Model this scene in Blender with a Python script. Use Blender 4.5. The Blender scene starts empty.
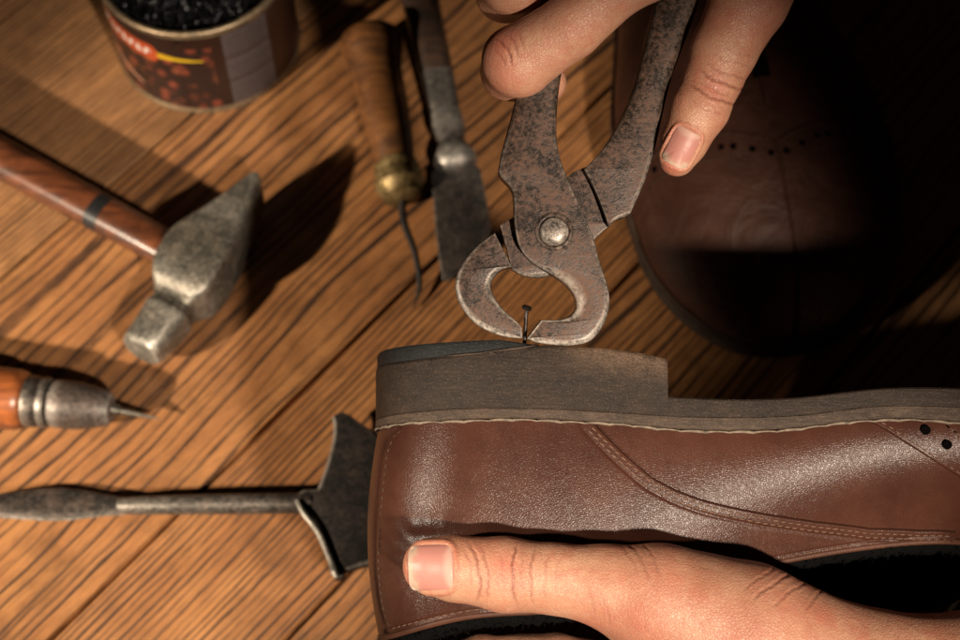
import bpy, bmesh, math, random
import numpy as np
from mathutils import Vector, Matrix
from mathutils.kdtree import KDTree

random.seed(7)
rng = np.random.default_rng(11)
S = 0.01                                   # everything below is written in centimetres
C = bpy.context.scene.collection
PH = math.radians(30)                      # the camera looks down at the bench, 30 degrees off the vertical
DT, DF, F = 60.0, 41.0, 1600.0             # bench distance, distance of the work in the hands, focal length in photo pixels
FWD = np.array([0, math.sin(PH), -math.cos(PH)])
UP = np.array([0, math.cos(PH), math.sin(PH)])
RT = np.array([1.0, 0, 0])
CAM = -DT * FWD
O = CAM + DF * FWD                         # the spot where shoe, pincers and hands are held
RHAND = np.stack([RT, UP, -FWD], axis=1)   # columns: u, v, w axes of the shoe held on its side


def H(u, v, w):
    """point of the hand-held group (cm, tilted frame) -> world cm"""
    u, v, w = np.broadcast_arrays(np.asarray(u, float), np.asarray(v, float), np.asarray(w, float))
    return O + u[..., None] * RT + v[..., None] * UP - w[..., None] * FWD


def uv_of(px, py, w=0.0):
    d = DF - np.asarray(w, float)
    return (np.asarray(px, float) - 480) * d / F, (320 - np.asarray(py, float)) * d / F


def hp(px, py, w=0.0):
    u, v = uv_of(px, py, w)
    return np.stack([u, v, np.broadcast_to(np.asarray(w, float), u.shape)], axis=-1)   # in the tilted frame


def tp(px, py, z=0.0):
    """bench point (world cm) at height z"""
    d = FWD + RT * (px - 480) / F + UP * (320 - py) / F
    t = (z - CAM[2]) / d[2]
    return CAM + d * t


def tilt(P):
    P = np.asarray(P, float)
    return H(P[..., 0], P[..., 1], P[..., 2])


def smooth(a, b, x):
    t = np.clip((np.asarray(x, float) - a) / (b - a), 0, 1)
    return t * t * (3 - 2 * t)


def cspline(xs, ys, xq):
    """natural cubic spline, linear beyond the ends"""
    xs = np.asarray(xs, float); ys = np.asarray(ys, float); xq = np.asarray(xq, float)
    n = len(xs)
    if n == 2:
        return ys[0] + (ys[1] - ys[0]) * (xq - xs[0]) / (xs[1] - xs[0])
    h = np.diff(xs)
    A = np.zeros((n, n)); b = np.zeros((n,) + ys.shape[1:])
    A[0, 0] = A[-1, -1] = 1
    for i in range(1, n - 1):
        A[i, i - 1], A[i, i], A[i, i + 1] = h[i - 1], 2 * (h[i - 1] + h[i]), h[i]
        b[i] = 6 * ((ys[i + 1] - ys[i]) / h[i] - (ys[i] - ys[i - 1]) / h[i - 1])
    M = np.linalg.solve(A, b)
    q = np.clip(xq, xs[0], xs[-1])
    i = np.clip(np.searchsorted(xs, q) - 1, 0, n - 2)
    sh = (slice(None),) + (None,) * (ys.ndim - 1) if ys.ndim > 1 else slice(None)
    x0, x1, hh = xs[i], xs[i + 1], h[i]
    def e(a): return a[..., None] if ys.ndim > 1 else a
    r = (M[i] * e((x1 - q) ** 3 / (6 * hh)) + M[i + 1] * e((q - x0) ** 3 / (6 * hh))
         + (ys[i] - M[i] * e(hh ** 2) / 6) * e((x1 - q) / hh) + (ys[i + 1] - M[i + 1] * e(hh ** 2) / 6) * e((q - x0) / hh))
    s0 = (ys[1] - ys[0]) / h[0] - h[0] * (2 * M[0] + M[1]) / 6
    s1 = (ys[-1] - ys[-2]) / h[-1] + h[-1] * (M[-2] + 2 * M[-1]) / 6
    return r + e(np.minimum(xq - xs[0], 0)) * s0 + e(np.maximum(xq - xs[-1], 0)) * s1


def curve(pts, n):
    pts = np.asarray(pts, float)
    t = np.concatenate([[0], np.cumsum(np.sqrt(np.linalg.norm(np.diff(pts, axis=0), axis=1)))])
    return cspline(t, pts, np.linspace(0, t[-1], n))


def resample(P, n):
    P = np.asarray(P, float)
    t = np.concatenate([[0], np.cumsum(np.linalg.norm(np.diff(P, axis=0), axis=1))])
    q = np.linspace(0, t[-1], n)
    return np.stack([np.interp(q, t, P[:, k]) for k in range(P.shape[1])], axis=1)


def outline(rows, step=2.0):
    """rows: (x, y, b, corner) in photo pixels -> dense closed outline (x, y, b); corners stay sharp"""
    k = next(i for i, r in enumerate(rows) if r[3])
    rows = rows[k:] + rows[:k]
    rows = rows + [rows[0]]
    out, seg = [], [rows[0]]
    for r in rows[1:]:
        seg.append(r)
        if r[3]:
            p = np.array([q[:3] for q in seg], float)
            L = np.linalg.norm(np.diff(p[:, :2], axis=0), axis=1).sum()
            m = max(2, int(L / step) + 1)
            cc = curve(p, m * 4) if len(p) > 2 else np.linspace(p[0], p[1], m * 4)
            out.append(resample(cc, m)[:-1])
            seg = [r]
    return np.concatenate(out)


class MB:
    def __init__(self):
        self.v, self.f, self.m, self.a = [], [], [], []
        self.n = 0

    def add(self, verts, faces, mi=0, attr=None):
        verts = np.asarray(verts, float).reshape(-1, 3)
        self.v.append(verts)
        o = self.n
        self.f += [tuple(int(i) + o for i in fc) for fc in faces]
        self.m += [mi] * len(faces)
        self.a.append(np.zeros(len(verts)) if attr is None else np.broadcast_to(np.asarray(attr, float), (len(verts),)))
        self.n += len(verts)
        return self

    def grid(self, P, closed_u=False, closed_v=False, mi=0, attr=None, flip=False):
        P = np.asarray(P, float); a, b = P.shape[:2]
        ia = np.arange(a if closed_u else a - 1); ib = np.arange(b if closed_v else b - 1)
        I, J = np.meshgrid(ia, ib, indexing='ij')
        I2, J2 = (I + 1) % a, (J + 1) % b
        q = np.stack([I * b + J, I2 * b + J, I2 * b + J2, I * b + J2], axis=-1).reshape(-1, 4)
        if flip: q = q[:, ::-1]
        return self.add(P.reshape(-1, 3), q.tolist(), mi, None if attr is None else np.asarray(attr, float).reshape(-1))

    def loft(self, rings, caps=(True, True), mi=0, attr=None):
        P = np.asarray(rings, float); o = self.n; a, b = P.shape[:2]
        self.grid(P, closed_v=True, mi=mi, attr=attr)
        if caps[0]: self.f.append(tuple(o + j for j in range(b))); self.m.append(mi)
        if caps[1]: self.f.append(tuple(o + (a - 1) * b + j for j in reversed(range(b)))); self.m.append(mi)
        return self

    def tube(self, pts, r, n=12, mi=0, caps=(True, True), attr=None):
        pts = np.asarray(pts, float)
        r = np.broadcast_to(np.asarray(r, float), (len(pts),))
        T = np.gradient(pts, axis=0); T /= np.linalg.norm(T, axis=1)[:, None] + 1e-12
        ref = np.array([0, 0, 1.0]) if abs(T[0][2]) < .9 else np.array([1.0, 0, 0])
        rings = []
        U = np.cross(ref, T[0]); U /= np.linalg.norm(U)
        th = np.linspace(0, 2 * np.pi, n, endpoint=False)
        for p, t, rr in zip(pts, T, r):
            U = U - t * (U @ t); U /= np.linalg.norm(U) + 1e-12
            V = np.cross(t, U)
            rings.append(p + rr * (np.cos(th)[:, None] * U + np.sin(th)[:, None] * V))
        return self.loft(rings, caps, mi, attr)

    def lathe(self, p0, axis, prof, n=40, mi=0, caps=(True, True), attr=None, flat=None):
        """prof: (distance along axis, radius)"""
        axis = np.asarray(axis, float) / np.linalg.norm(axis)
        ref = np.array([0, 0, 1.0]) if abs(axis[2]) < .9 else np.array([1.0, 0, 0])
        U = np.cross(ref, axis); U /= np.linalg.norm(U); V = np.cross(axis, U)
        th = np.linspace(0, 2 * np.pi, n, endpoint=False)
        fl = 1.0 if flat is None else flat
        rings = [np.asarray(p0) + d * axis + r * (np.cos(th)[:, None] * U + fl * np.sin(th)[:, None] * V) for d, r in prof]
        return self.loft(rings, caps, mi, None if attr is None else np.repeat(np.asarray(attr, float), n))


MW = {}                                    # world frame of every thing and of its parts


def obj(name, mb, mats, parent=None, angle=40, frame=None, extra=None, uv=None):
    """links a mesh; the vertices are world centimetres (frame tells where the origin goes for a thing that is one mesh)"""
    V = np.concatenate(mb.v) if isinstance(mb, MB) else mb[0]
    faces = mb.f if isinstance(mb, MB) else mb[1]
    me = bpy.data.meshes.new(name)
    M = (Matrix.Identity(4) if frame is None else frame) if parent is None else MW[parent.name]
    R = np.array(M.to_3x3()); T = np.array(M.translation)
    L = (V * S - T) @ R
    me.from_pydata(L.tolist(), [], faces if isinstance(faces, list) else faces.tolist())
    for m in (mats if isinstance(mats, (list, tuple)) else [mats]): me.materials.append(m)
    if isinstance(mb, MB):
        if any(mb.m): me.polygons.foreach_set('material_index', np.array(mb.m, np.int32))
        a = np.concatenate(mb.a)
        if a.any():
            at = me.attributes.new('wear_or_edge', 'FLOAT', 'POINT'); at.data.foreach_set('value', a.astype(np.float32))
    for k, val in (extra or {}).items():
        at = me.attributes.new(k, 'FLOAT', 'POINT'); at.data.foreach_set('value', np.asarray(val, np.float32))
    if uv is not None:
        l = me.uv_layers.new(name='grain')
        idx = np.zeros(len(me.loops), np.int32); me.loops.foreach_get('vertex_index', idx)
        l.data.foreach_set('uv', np.asarray(uv, np.float32)[idx].reshape(-1))
    me.validate()
    me.update()
    bm = bmesh.new(); bm.from_mesh(me); bmesh.ops.recalc_face_normals(bm, faces=bm.faces); bm.to_mesh(me); bm.free()
    me.shade_smooth()
    if angle: me.set_sharp_from_angle(angle=math.radians(angle))
    o = bpy.data.objects.new(name, me); C.objects.link(o)
    MW[o.name] = M
    if parent is not None: o.parent = parent
    else: o.matrix_world = M
    return o


def frame_at(loc, rot=None):
    M = Matrix.Identity(4) if rot is None else Matrix(np.asarray(rot).tolist()).to_4x4()
    M.translation = Vector((np.asarray(loc) * S).tolist())
    return M


def tag(o, label, cat, group=None, kind=None):
    o['label'] = label; o['category'] = cat
    if group: o['group'] = group
    if kind: o['kind'] = kind
    return o




def thing(name, label, cat, loc, rot=None, group=None):
    o = bpy.data.objects.new(name, None); C.objects.link(o)
    o.empty_display_size = .02
    M = frame_at(loc, rot); o.matrix_world = M
    MW[o.name] = M
    return tag(o, label, cat, group)


# ---------------------------------------------------------------- materials
class Mat:
    def __init__(self, name, **pr):
        self.m = bpy.data.materials.new(name); self.m.use_nodes = True
        self.nt = self.m.node_tree; self.b = self.nt.nodes['Principled BSDF']
        self.set(**pr)

    def set(self, **pr):
        for k, v in pr.items():
            s = self.b.inputs[k.replace('_', ' ')]
            self._in(s, v)
        return self

    def _in(self, s, v):
        if isinstance(v, bpy.types.NodeSocket): self.nt.links.new(v, s)
        elif isinstance(v, (tuple, list)) and len(v) == 3 and s.type == 'RGBA': s.default_value = (*v, 1)
        else: s.default_value = v

    def N(self, typ, out=0, props=None, **ins):
        n = self.nt.nodes.new('ShaderNode' + typ)
        for k, v in (props or {}).items(): setattr(n, k, v)
        for k, v in ins.items():
            s = n.inputs[int(k[1:])] if k[0] == 'i' and k[1:].isdigit() else n.inputs[k.replace('_', ' ')]
            self._in(s, v)
        return n.outputs[out]

    def math(self, op, a, b=0.0, c=0.0, clamp=False):
        return self.N('Math', props={'operation': op, 'use_clamp': clamp}, i0=a, i1=b, i2=c)

    def co(self, scale=(100, 100, 100), rot=(0, 0, 0)):
        """object coordinates in centimetres"""
        t = self.N('TexCoord', 3)
        return self.N('Mapping', Vector=t, Scale=scale, Rotation=rot)

    def noise(self, co, scale, detail=4, rough=.55, dist=0.0, out=0):
        return self.N('TexNoise', out, Vector=co, Scale=scale, Detail=detail, Roughness=rough, Distortion=dist)

    def ramp(self, fac, stops, interp='LINEAR'):
        n = self.nt.nodes.new('ShaderNodeValToRGB'); cr = n.color_ramp; cr.interpolation = interp
        while len(cr.elements) > 1: cr.elements.remove(cr.elements[-1])
        cr.elements[0].position = stops[0][0]; cr.elements[0].color = self._c(stops[0][1])
        for p, c in stops[1:]:
            e = cr.elements.new(p); e.color = self._c(c)
        self.nt.links.new(fac, n.inputs[0])
        return n.outputs[0]

    @staticmethod
    def _c(c): return (c, c, c, 1) if isinstance(c, (int, float)) else (*c, 1)

    def mix(self, fac, a, b, blend='MIX'):
        n = self.nt.nodes.new('ShaderNodeMix'); n.data_type = 'RGBA'; n.blend_type = blend
        self._in(n.inputs[0], fac); self._in(n.inputs[6], a); self._in(n.inputs[7], b)
        return n.outputs[2]

    def attr(self, name, out=2): return self.N('Attribute', out, props={'attribute_name': name})

    def bump(self, h, dist=.02, strength=1.0, normal=None):
        kw = dict(Height=h, Distance=dist * S, Strength=strength)
        if normal is not None: kw['Normal'] = normal
        n = self.N('Bump', **kw)
        self.set(Normal=n)
        return n


def wood_table():
    M = Mat('bench_oak')
    uv = M.N('UVMap', props={'uv_map': 'grain'})
    sep = M.nt.nodes.new('ShaderNodeSeparateXYZ'); M.nt.links.new(uv, sep.inputs[0])
    x, y = sep.outputs[0], sep.outputs[1]
    r1, r2 = M.attr('plank_a'), M.attr('plank_b')
    def vec(a, b, c=0.0): return M.N('CombineXYZ', X=a, Y=b, Z=c)
    xs = M.math('MULTIPLY', x, .035)
    warp = M.noise(vec(xs, M.math('MULTIPLY', y, .16), M.math('MULTIPLY', r1, 41)), 1.0, 3, .5)
    warp2 = M.noise(vec(M.math('MULTIPLY', x, .18), M.math('MULTIPLY', y, .8), M.math('MULTIPLY', r2, 23)), 1.0, 2, .5)
    sp = M.math('MULTIPLY_ADD', r2, .34, .22)                       # ring spacing, cm
    yy = M.math('ADD', y, M.math('MULTIPLY', M.math('SUBTRACT', warp, .5), M.math('MULTIPLY_ADD', r2, 3.4, .5)))
    yy = M.math('ADD', yy, M.math('MULTIPLY', M.math('SUBTRACT', warp2, .5), M.math('MULTIPLY_ADD', r2, .30, .08)))
    jit = M.noise(vec(M.math('MULTIPLY', x, .012), M.math('MULTIPLY', yy, 1.1), M.math('MULTIPLY', r1, 57)), 1.0, 3, .6)
    yy = M.math('ADD', yy, M.math('MULTIPLY', M.math('SUBTRACT', jit, .5), M.math('MULTIPLY', sp, 2.4)))
    cell = M.math('DIVIDE', yy, sp)
    fr = M.math('FRACT', cell)
    per = M.N('TexWhiteNoise', 0, props={'noise_dimensions': '1D'}, W=M.math('FLOOR', cell))
    line = M.ramp(fr, [(0, .55), (.06, .0), (.50, .05), (.72, .16), (.83, .85), (.89, 1.0), (.95, .95), (1, .45)], 'EASE')
    fade = M.noise(vec(M.math('MULTIPLY', x, .12), M.math('MULTIPLY', y, 1.1), M.math('MULTIPLY', r1, 9)), 1.0, 3, .6)
    line = M.math('MULTIPLY', line, M.ramp(fade, [(.28, .35), (.56, 1.0)]))
    line = M.math('MULTIPLY', line, M.math('MULTIPLY_ADD', per, .75, .62), clamp=True)
    pore = M.noise(vec(M.math('MULTIPLY', x, .9), M.math('MULTIPLY', y, 17), r1), 1.0, 3, .65)
    pore = M.ramp(pore, [(.44, 0.0), (.64, 1.0)])
    pore2 = M.noise(vec(M.math('MULTIPLY', x, 2.4), M.math('MULTIPLY', y, 34), r2), 1.0, 2, .6)
    pore2 = M.ramp(pore2, [(.52, 0.0), (.66, 1.0)])
    big = M.noise(vec(M.math('MULTIPLY', x, .05), M.math('MULTIPLY', y, .14), r1), 1.0, 3, .5)
    base = M.mix(big, (.325, .146, .057), (.20, .083, .031))
    base = M.mix(M.ramp(r1, [(.4, 0.0), (1, 1.0)]), base, (.30, .165, .080))
    base = M.mix(M.math('MULTIPLY', M.math('FRACT', M.math('MULTIPLY', r1, 7.3)), .45), base, (.20, .078, .027))
    warm_tone = M.noise(vec(M.math('MULTIPLY', x, .22), M.math('MULTIPLY', y, .5), r2), 1.0, 3, .6)  # lighter orange patches scattered at random over the boards
    base = M.mix(M.ramp(warm_tone, [(.45, 0.0), (.72, .55)]), base, (.42, .20, .075))
    dk = M.math('ADD', M.math('MULTIPLY', line, .95), M.math('MULTIPLY', pore, M.math('MULTIPLY_ADD', line, .40, .38)), clamp=True)
    dk = M.math('ADD', dk, M.math('MULTIPLY', pore2, .16), clamp=True)
    col = M.mix(dk, base, (.026, .010, .004))
    stain = M.noise(M.co((100, 100, 100)), .35, 5, .6)
    col = M.mix(M.ramp(stain, [(.50, 0.0), (.72, .55)]), col, (.05, .022, .009))
    M.set(Base_Color=col, Roughness=M.math('MULTIPLY_ADD', dk, .25, .36), Specular_IOR_Level=.42)
    M.bump(M.math('SUBTRACT', 1.0, dk), .022, .7)
    return M.m


def leather(name, base, dark, rough=.43, grain=19.0, bump=.0042, spec=.22, creased=0.0):
    M = Mat(name)
    co = M.co()
    v = M.N('TexVoronoi', 0, props={'feature': 'DISTANCE_TO_EDGE'}, Vector=M.mix(.05, co, M.noise(co, 9, 2, out=1), 'ADD'), Scale=grain)
    n1 = M.noise(co, .55, 4, .6); n2 = M.noise(co, 22, 3, .6); n4 = M.noise(co, 3.0, 4, .65)
    fine = M.noise(co, 55, 2, .6)
    col = M.mix(M.ramp(n1, [(.35, 0.0), (.7, 1.0)]), base, dark)
    col = M.mix(M.math('MULTIPLY', M.ramp(n4, [(.45, 0.0), (.75, 1.0)]), .35), col, dark)
    col = M.mix(M.math('MULTIPLY', M.ramp(v, [(0, 1.0), (.10, 0.0)]), .22), col, tuple(c * .5 for c in dark))
    col = M.mix(M.math('MULTIPLY', M.attr('wear_or_edge'), .75), col, (.022, .010, .006))  # leather goes darker along panel edges, seams and collar
    M.set(Base_Color=col, Roughness=M.math('MULTIPLY_ADD', n2, .20, rough - .1), Specular_IOR_Level=spec)
    h = M.math('ADD', M.math('MULTIPLY', M.ramp(v, [(0, 0.0), (.25, 1.0)]), .8), M.math('MULTIPLY', n2, .5))
    h = M.math('ADD', h, M.math('MULTIPLY', fine, .5))
    if creased: h = M.math('ADD', h, M.math('MULTIPLY', M.noise(co, .55, 4, .6, 1.6), creased))
    M.bump(h, bump, .7)
    return M.m


def iron(name, c1, c2, rust=(.10, .045, .022), rustamt=.4, rough=.5, metal=.75, worn=(.42, .39, .36), scale=1.0, bump=.014):
    M = Mat(name)
    co = M.co()
    n1 = M.noise(co, 1.7 * scale, 6, .65); n2 = M.noise(co, 9 * scale, 6, .72); n3 = M.noise(co, 34 * scale, 3, .65); n4 = M.noise(co, 4.2 * scale, 5, .7, .6)
    col = M.mix(M.ramp(n2, [(.36, 0.0), (.64, 1.0)]), c1, c2)
    col = M.mix(M.ramp(n4, [(.38, .55), (.56, 0.0)]), col, tuple(c * .45 for c in c1))
    rf = M.math('MULTIPLY', M.ramp(M.math('ADD', M.math('MULTIPLY', n1, .55), M.math('MULTIPLY', n2, .45)), [(.44, 0.0), (.60, 1.0)]), rustamt)
    rf = M.math('ADD', rf, M.math('MULTIPLY', M.attr('rusty'), .8), clamp=True)
    col = M.mix(rf, col, M.mix(M.ramp(n2, [(.4, 0.0), (.62, 1.0)]), rust, tuple(c * 1.9 for c in rust)))
    speck = M.ramp(n3, [(.59, 0.0), (.70, 1.0)])
    col = M.mix(M.math('MULTIPLY', speck, .55), col, tuple(min(1, c * 2.6) for c in c2))
    w = M.attr('wear_or_edge')
    wf = M.math('MULTIPLY', w, M.ramp(M.math('ADD', M.math('MULTIPLY', n2, .5), M.math('MULTIPLY', n4, .5)), [(.36, .05), (.56, 1.0)]), clamp=True)
    col = M.mix(wf, col, worn)
    met = M.math('MULTIPLY', M.math('SUBTRACT', 1.0, M.math('MULTIPLY', rf, .8)), metal)
    ro = M.math('SUBTRACT', M.math('MULTIPLY_ADD', n2, .40, rough - .2), M.math('MULTIPLY', wf, .12))
    M.set(Base_Color=col, Metallic=met, Roughness=M.math('ADD', ro, M.math('MULTIPLY', rf, .25), clamp=True))
    M.bump(M.math('ADD', M.math('MULTIPLY', n2, .8), M.math('ADD', M.math('MULTIPLY', n3, .45), M.math('MULTIPLY', n4, 1.1))), bump, .6)
    return M.m


def handle_wood(name, c1, c2, rough=.28, axis=0):
    M = Mat(name)
    sc = [100, 100, 100]; sc[axis] = 12
    co = M.co(tuple(sc))
    n = M.noise(co, 3.2, 5, .6, .4); n2 = M.noise(M.co(), .7, 4, .65)
    col = M.mix(M.ramp(n, [(.38, 0.0), (.62, 1.0)]), c1, c2)
    col = M.mix(M.ramp(n2, [(.48, 0.0), (.7, .8)]), col, tuple(c * .22 for c in c2))
    M.set(Base_Color=col, Roughness=M.math('MULTIPLY_ADD', n2, .25, rough - .1), Coat_Weight=.25, Coat_Roughness=.22)
    M.bump(M.math('ADD', n, M.math('MULTIPLY', n2, 1.5)), .015, .5)
    return M.m


def plain(name, col, rough=.6, metal=0.0, var=.25, scale=6.0, bump=.008, spec=.4, **kw):
    M = Mat(name)
    co = M.co(); n = M.noise(co, scale, 5, .6)
    M.set(Base_Color=M.mix(M.ramp(n, [(.3, 0.0), (.7, 1.0)]), col, tuple(c * (1 - var) for c in col)), Roughness=rough, Metallic=metal, Specular_IOR_Level=spec, **kw)
    M.bump(n, bump, .6)
    return M.m


def sole_edge(name, c1, c2, speck=(.30, .24, .19), layer=.55):
    M = Mat(name)
    co = M.co(); st = M.co((7, 100, 40)); st2 = M.co((16, 100, 60))
    n = M.noise(co, 1.1, 6, .7); layers = M.noise(st, 4.2, 5, .65); fine = M.noise(st2, 17, 3, .6)
    g = M.noise(co, 21, 4, .7); g2 = M.noise(co, 48, 2, .6)
    col = M.mix(M.ramp(n, [(.35, 0.0), (.66, 1.0)]), c1, c2)
    col = M.mix(M.math('MULTIPLY', M.ramp(layers, [(.44, 0.0), (.62, 1.0)]), layer), col, tuple(c * .35 for c in c1))
    col = M.mix(M.math('MULTIPLY', M.ramp(fine, [(.50, 0.0), (.70, 1.0)]), .45), col, tuple(c * 1.9 for c in c1))
    col = M.mix(M.math('MULTIPLY', M.ramp(g, [(.56, 0.0), (.68, 1.0)]), .60), col, speck)
    col = M.mix(M.math('MULTIPLY', M.ramp(g2, [(.34, 1.0), (.46, 0.0)]), .7), col, tuple(c * .2 for c in c1))
    scuff = M.math('MULTIPLY', M.attr('wear_or_edge'), M.ramp(M.math('ADD', M.math('MULTIPLY', n, .6), M.math('MULTIPLY', g, .4)), [(.40, 0.0), (.58, 1.0)]), clamp=True)
    col = M.mix(scuff, col, (.17, .105, .066))
    M.set(Base_Color=col, Roughness=.60, Specular_IOR_Level=.24)
    M.bump(M.math('ADD', M.math('MULTIPLY', layers, 1.0), M.math('ADD', M.math('MULTIPLY', fine, .7), M.math('ADD', g, M.math('MULTIPLY', g2, .6)))), .024, .7)
    return M.m


def skin():
    M = Mat('skin')
    co = M.co()
    n1 = M.noise(co, .8, 5, .62); n2 = M.noise(co, 4.5, 5, .65); n3 = M.noise(co, 24, 3, .6); n5 = M.noise(co, 1.7, 4, .6, .5)
    base = M.mix(M.ramp(n1, [(.36, 0.0), (.64, 1.0)]), (.45, .240, .152), (.36, .158, .095))
    base = M.mix(M.math('MULTIPLY', M.ramp(n5, [(.50, 0.0), (.66, 1.0)]), .50), base, (.42, .145, .092))
    base = M.mix(M.math('MULTIPLY', M.ramp(n2, [(.48, 0.0), (.66, 1.0)]), .40), base, (.36, .125, .085))
    base = M.mix(M.math('MULTIPLY', M.ramp(n2, [(.30, 1.0), (.44, 0.0)]), .30), base, (.54, .31, .22))
    base = M.mix(M.math('MULTIPLY', M.attr('red'), .68, clamp=True), base, (.44, .105, .072))
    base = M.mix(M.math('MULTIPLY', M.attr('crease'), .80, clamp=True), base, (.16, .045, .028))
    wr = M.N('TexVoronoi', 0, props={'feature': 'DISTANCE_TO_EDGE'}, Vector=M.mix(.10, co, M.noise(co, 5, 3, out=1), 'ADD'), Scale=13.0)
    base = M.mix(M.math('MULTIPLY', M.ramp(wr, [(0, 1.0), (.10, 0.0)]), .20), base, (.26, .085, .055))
    pore = M.N('TexVoronoi', 0, Vector=co, Scale=19.0)
    base = M.mix(M.math('MULTIPLY', M.ramp(pore, [(.10, 1.0), (.26, 0.0)]), .25), base, (.26, .08, .05))
    M.set(Base_Color=base, Roughness=M.math('MULTIPLY_ADD', n2, .26, .31), Specular_IOR_Level=.45,
          Subsurface_Weight=.14, Subsurface_Radius=(1.0, .35, .18), Subsurface_Scale=.0016)
    h = M.math('ADD', M.math('MULTIPLY', M.ramp(wr, [(0, 0.0), (.2, 1.0)]), .6), M.math('ADD', M.math('MULTIPLY', n3, .7), M.math('MULTIPLY', n2, 2.0)))
    h = M.math('ADD', h, M.math('MULTIPLY', M.ramp(pore, [(.08, 0.0), (.28, 1.0)]), .5))
    M.bump(h, .013, .75)
    return M.m


def nail_mat():
    M = Mat('fingernail')
    t = M.attr('along'); a = M.attr('across')
    streak = M.noise(M.N('CombineXYZ', X=M.math('MULTIPLY', a, 14), Y=M.math('MULTIPLY', t, .8), Z=0.0), 1.0, 3, .5)
    bend = M.math('ADD', t, M.math('MULTIPLY', M.math('MULTIPLY', a, a), .16))
    col = M.ramp(bend, [(0, (.46, .27, .22)), (.16, (.45, .26, .21)), (.27, (.38, .165, .135)), (.80, (.40, .17, .14)), (.90, (.42, .21, .165)), (.955, (.45, .30, .22)), (1, (.45, .32, .24))])
    col = M.mix(M.math('MULTIPLY', streak, .22), col, (.38, .17, .14))
    M.set(Base_Color=col, Roughness=.44, Specular_IOR_Level=.35, Subsurface_Weight=.12, Subsurface_Radius=(1, .4, .3), Subsurface_Scale=.001)
    M.bump(streak, .006, .5)
    return M.m


def can_label():
    M = Mat('can_label')
    co = M.co()
    v = M.N('TexVoronoi', 1, Vector=co, Scale=1.9)
    vd = M.N('TexVoronoi', 0, Vector=co, Scale=1.9)
    s = M.nt.nodes.new('ShaderNodeSeparateColor'); M.nt.links.new(v, s.inputs[0])
    col = M.ramp(s.outputs[0], [(0, (.06, .015, .008)), (.35, (.13, .028, .014)), (.7, (.04, .012, .007)), (1, (.18, .05, .022))])
    col = M.mix(M.ramp(vd, [(.25, 0.0), (.55, 1.0)]), col, (.012, .005, .004))
    M.set(Base_Color=col, Roughness=.35)
    return M.m


def black_shiny():
    M = Mat('black_tacks', Base_Color=(.012, .012, .014), Roughness=.22, Metallic=.6)
    return M.m
# ---------------------------------------------------------------- materials in use
M_TABLE = wood_table()
M_IRON = iron('rusty_iron', (.011, .0066, .0046), (.036, .0200, .0132), rust=(.046, .0180, .0080), rustamt=.85, rough=.36, metal=.45, worn=(.50, .44, .38))
M_RUST = iron('rust_patch', (.115, .07, .042), (.22, .13, .07), rust=(.30, .15, .06), rustamt=.8, rough=.6, metal=.35, worn=(.5, .42, .33))
M_STEEL = iron('worn_steel', (.075, .070, .058), (.15, .14, .118), rust=(.14, .09, .055), rustamt=.35, rough=.42, metal=.8, worn=(.55, .52, .46))
M_DARKSTEEL = iron('dark_steel', (.055, .052, .052), (.10, .095, .09), rust=(.10, .06, .04), rustamt=.3, rough=.45, metal=.7, worn=(.50, .46, .40))
M_BLACKIRON = iron('black_iron', (.006, .0055, .0055), (.014, .0125, .012), rust=(.05, .03, .02), rustamt=.25, rough=.55, metal=.5, worn=(.26, .235, .21))
M_SHAFT = iron('shaft_steel', (.013, .012, .012), (.030, .027, .026), rust=(.06, .03, .018), rustamt=.45, rough=.42, metal=.75, worn=(.36, .33, .29))
M_SCRAPER = iron('scraper_steel', (.040, .037, .036), (.075, .070, .066), rust=(.07, .04, .025), rustamt=.3, rough=.42, metal=.75, worn=(.42, .39, .35))
M_HANDLE = handle_wood('varnished_handle', (.105, .033, .013), (.040, .013, .006), .30)
M_ORANGE = handle_wood('orange_handle', (.25, .072, .018), (.11, .031, .010), .36)
M_OLDWOOD = handle_wood('old_handle', (.12, .048, .014), (.058, .022, .007), .42)
M_DARKWOOD = handle_wood('dark_handle', (.035, .018, .011), (.018, .010, .007), .45)
M_BRASS = iron('aged_brass', (.060, .038, .015), (.12, .078, .030), rust=(.08, .05, .02), rustamt=.5, rough=.48, metal=.8, worn=(.34, .25, .11))
M_TAPE = plain('black_tape', (.010, .010, .011), .4)
M_TIN = iron('tin_rim', (.17, .125, .08), (.26, .20, .13), rust=(.2, .12, .06), rustamt=.25, rough=.36, metal=.8, worn=(.6, .5, .35))

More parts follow.
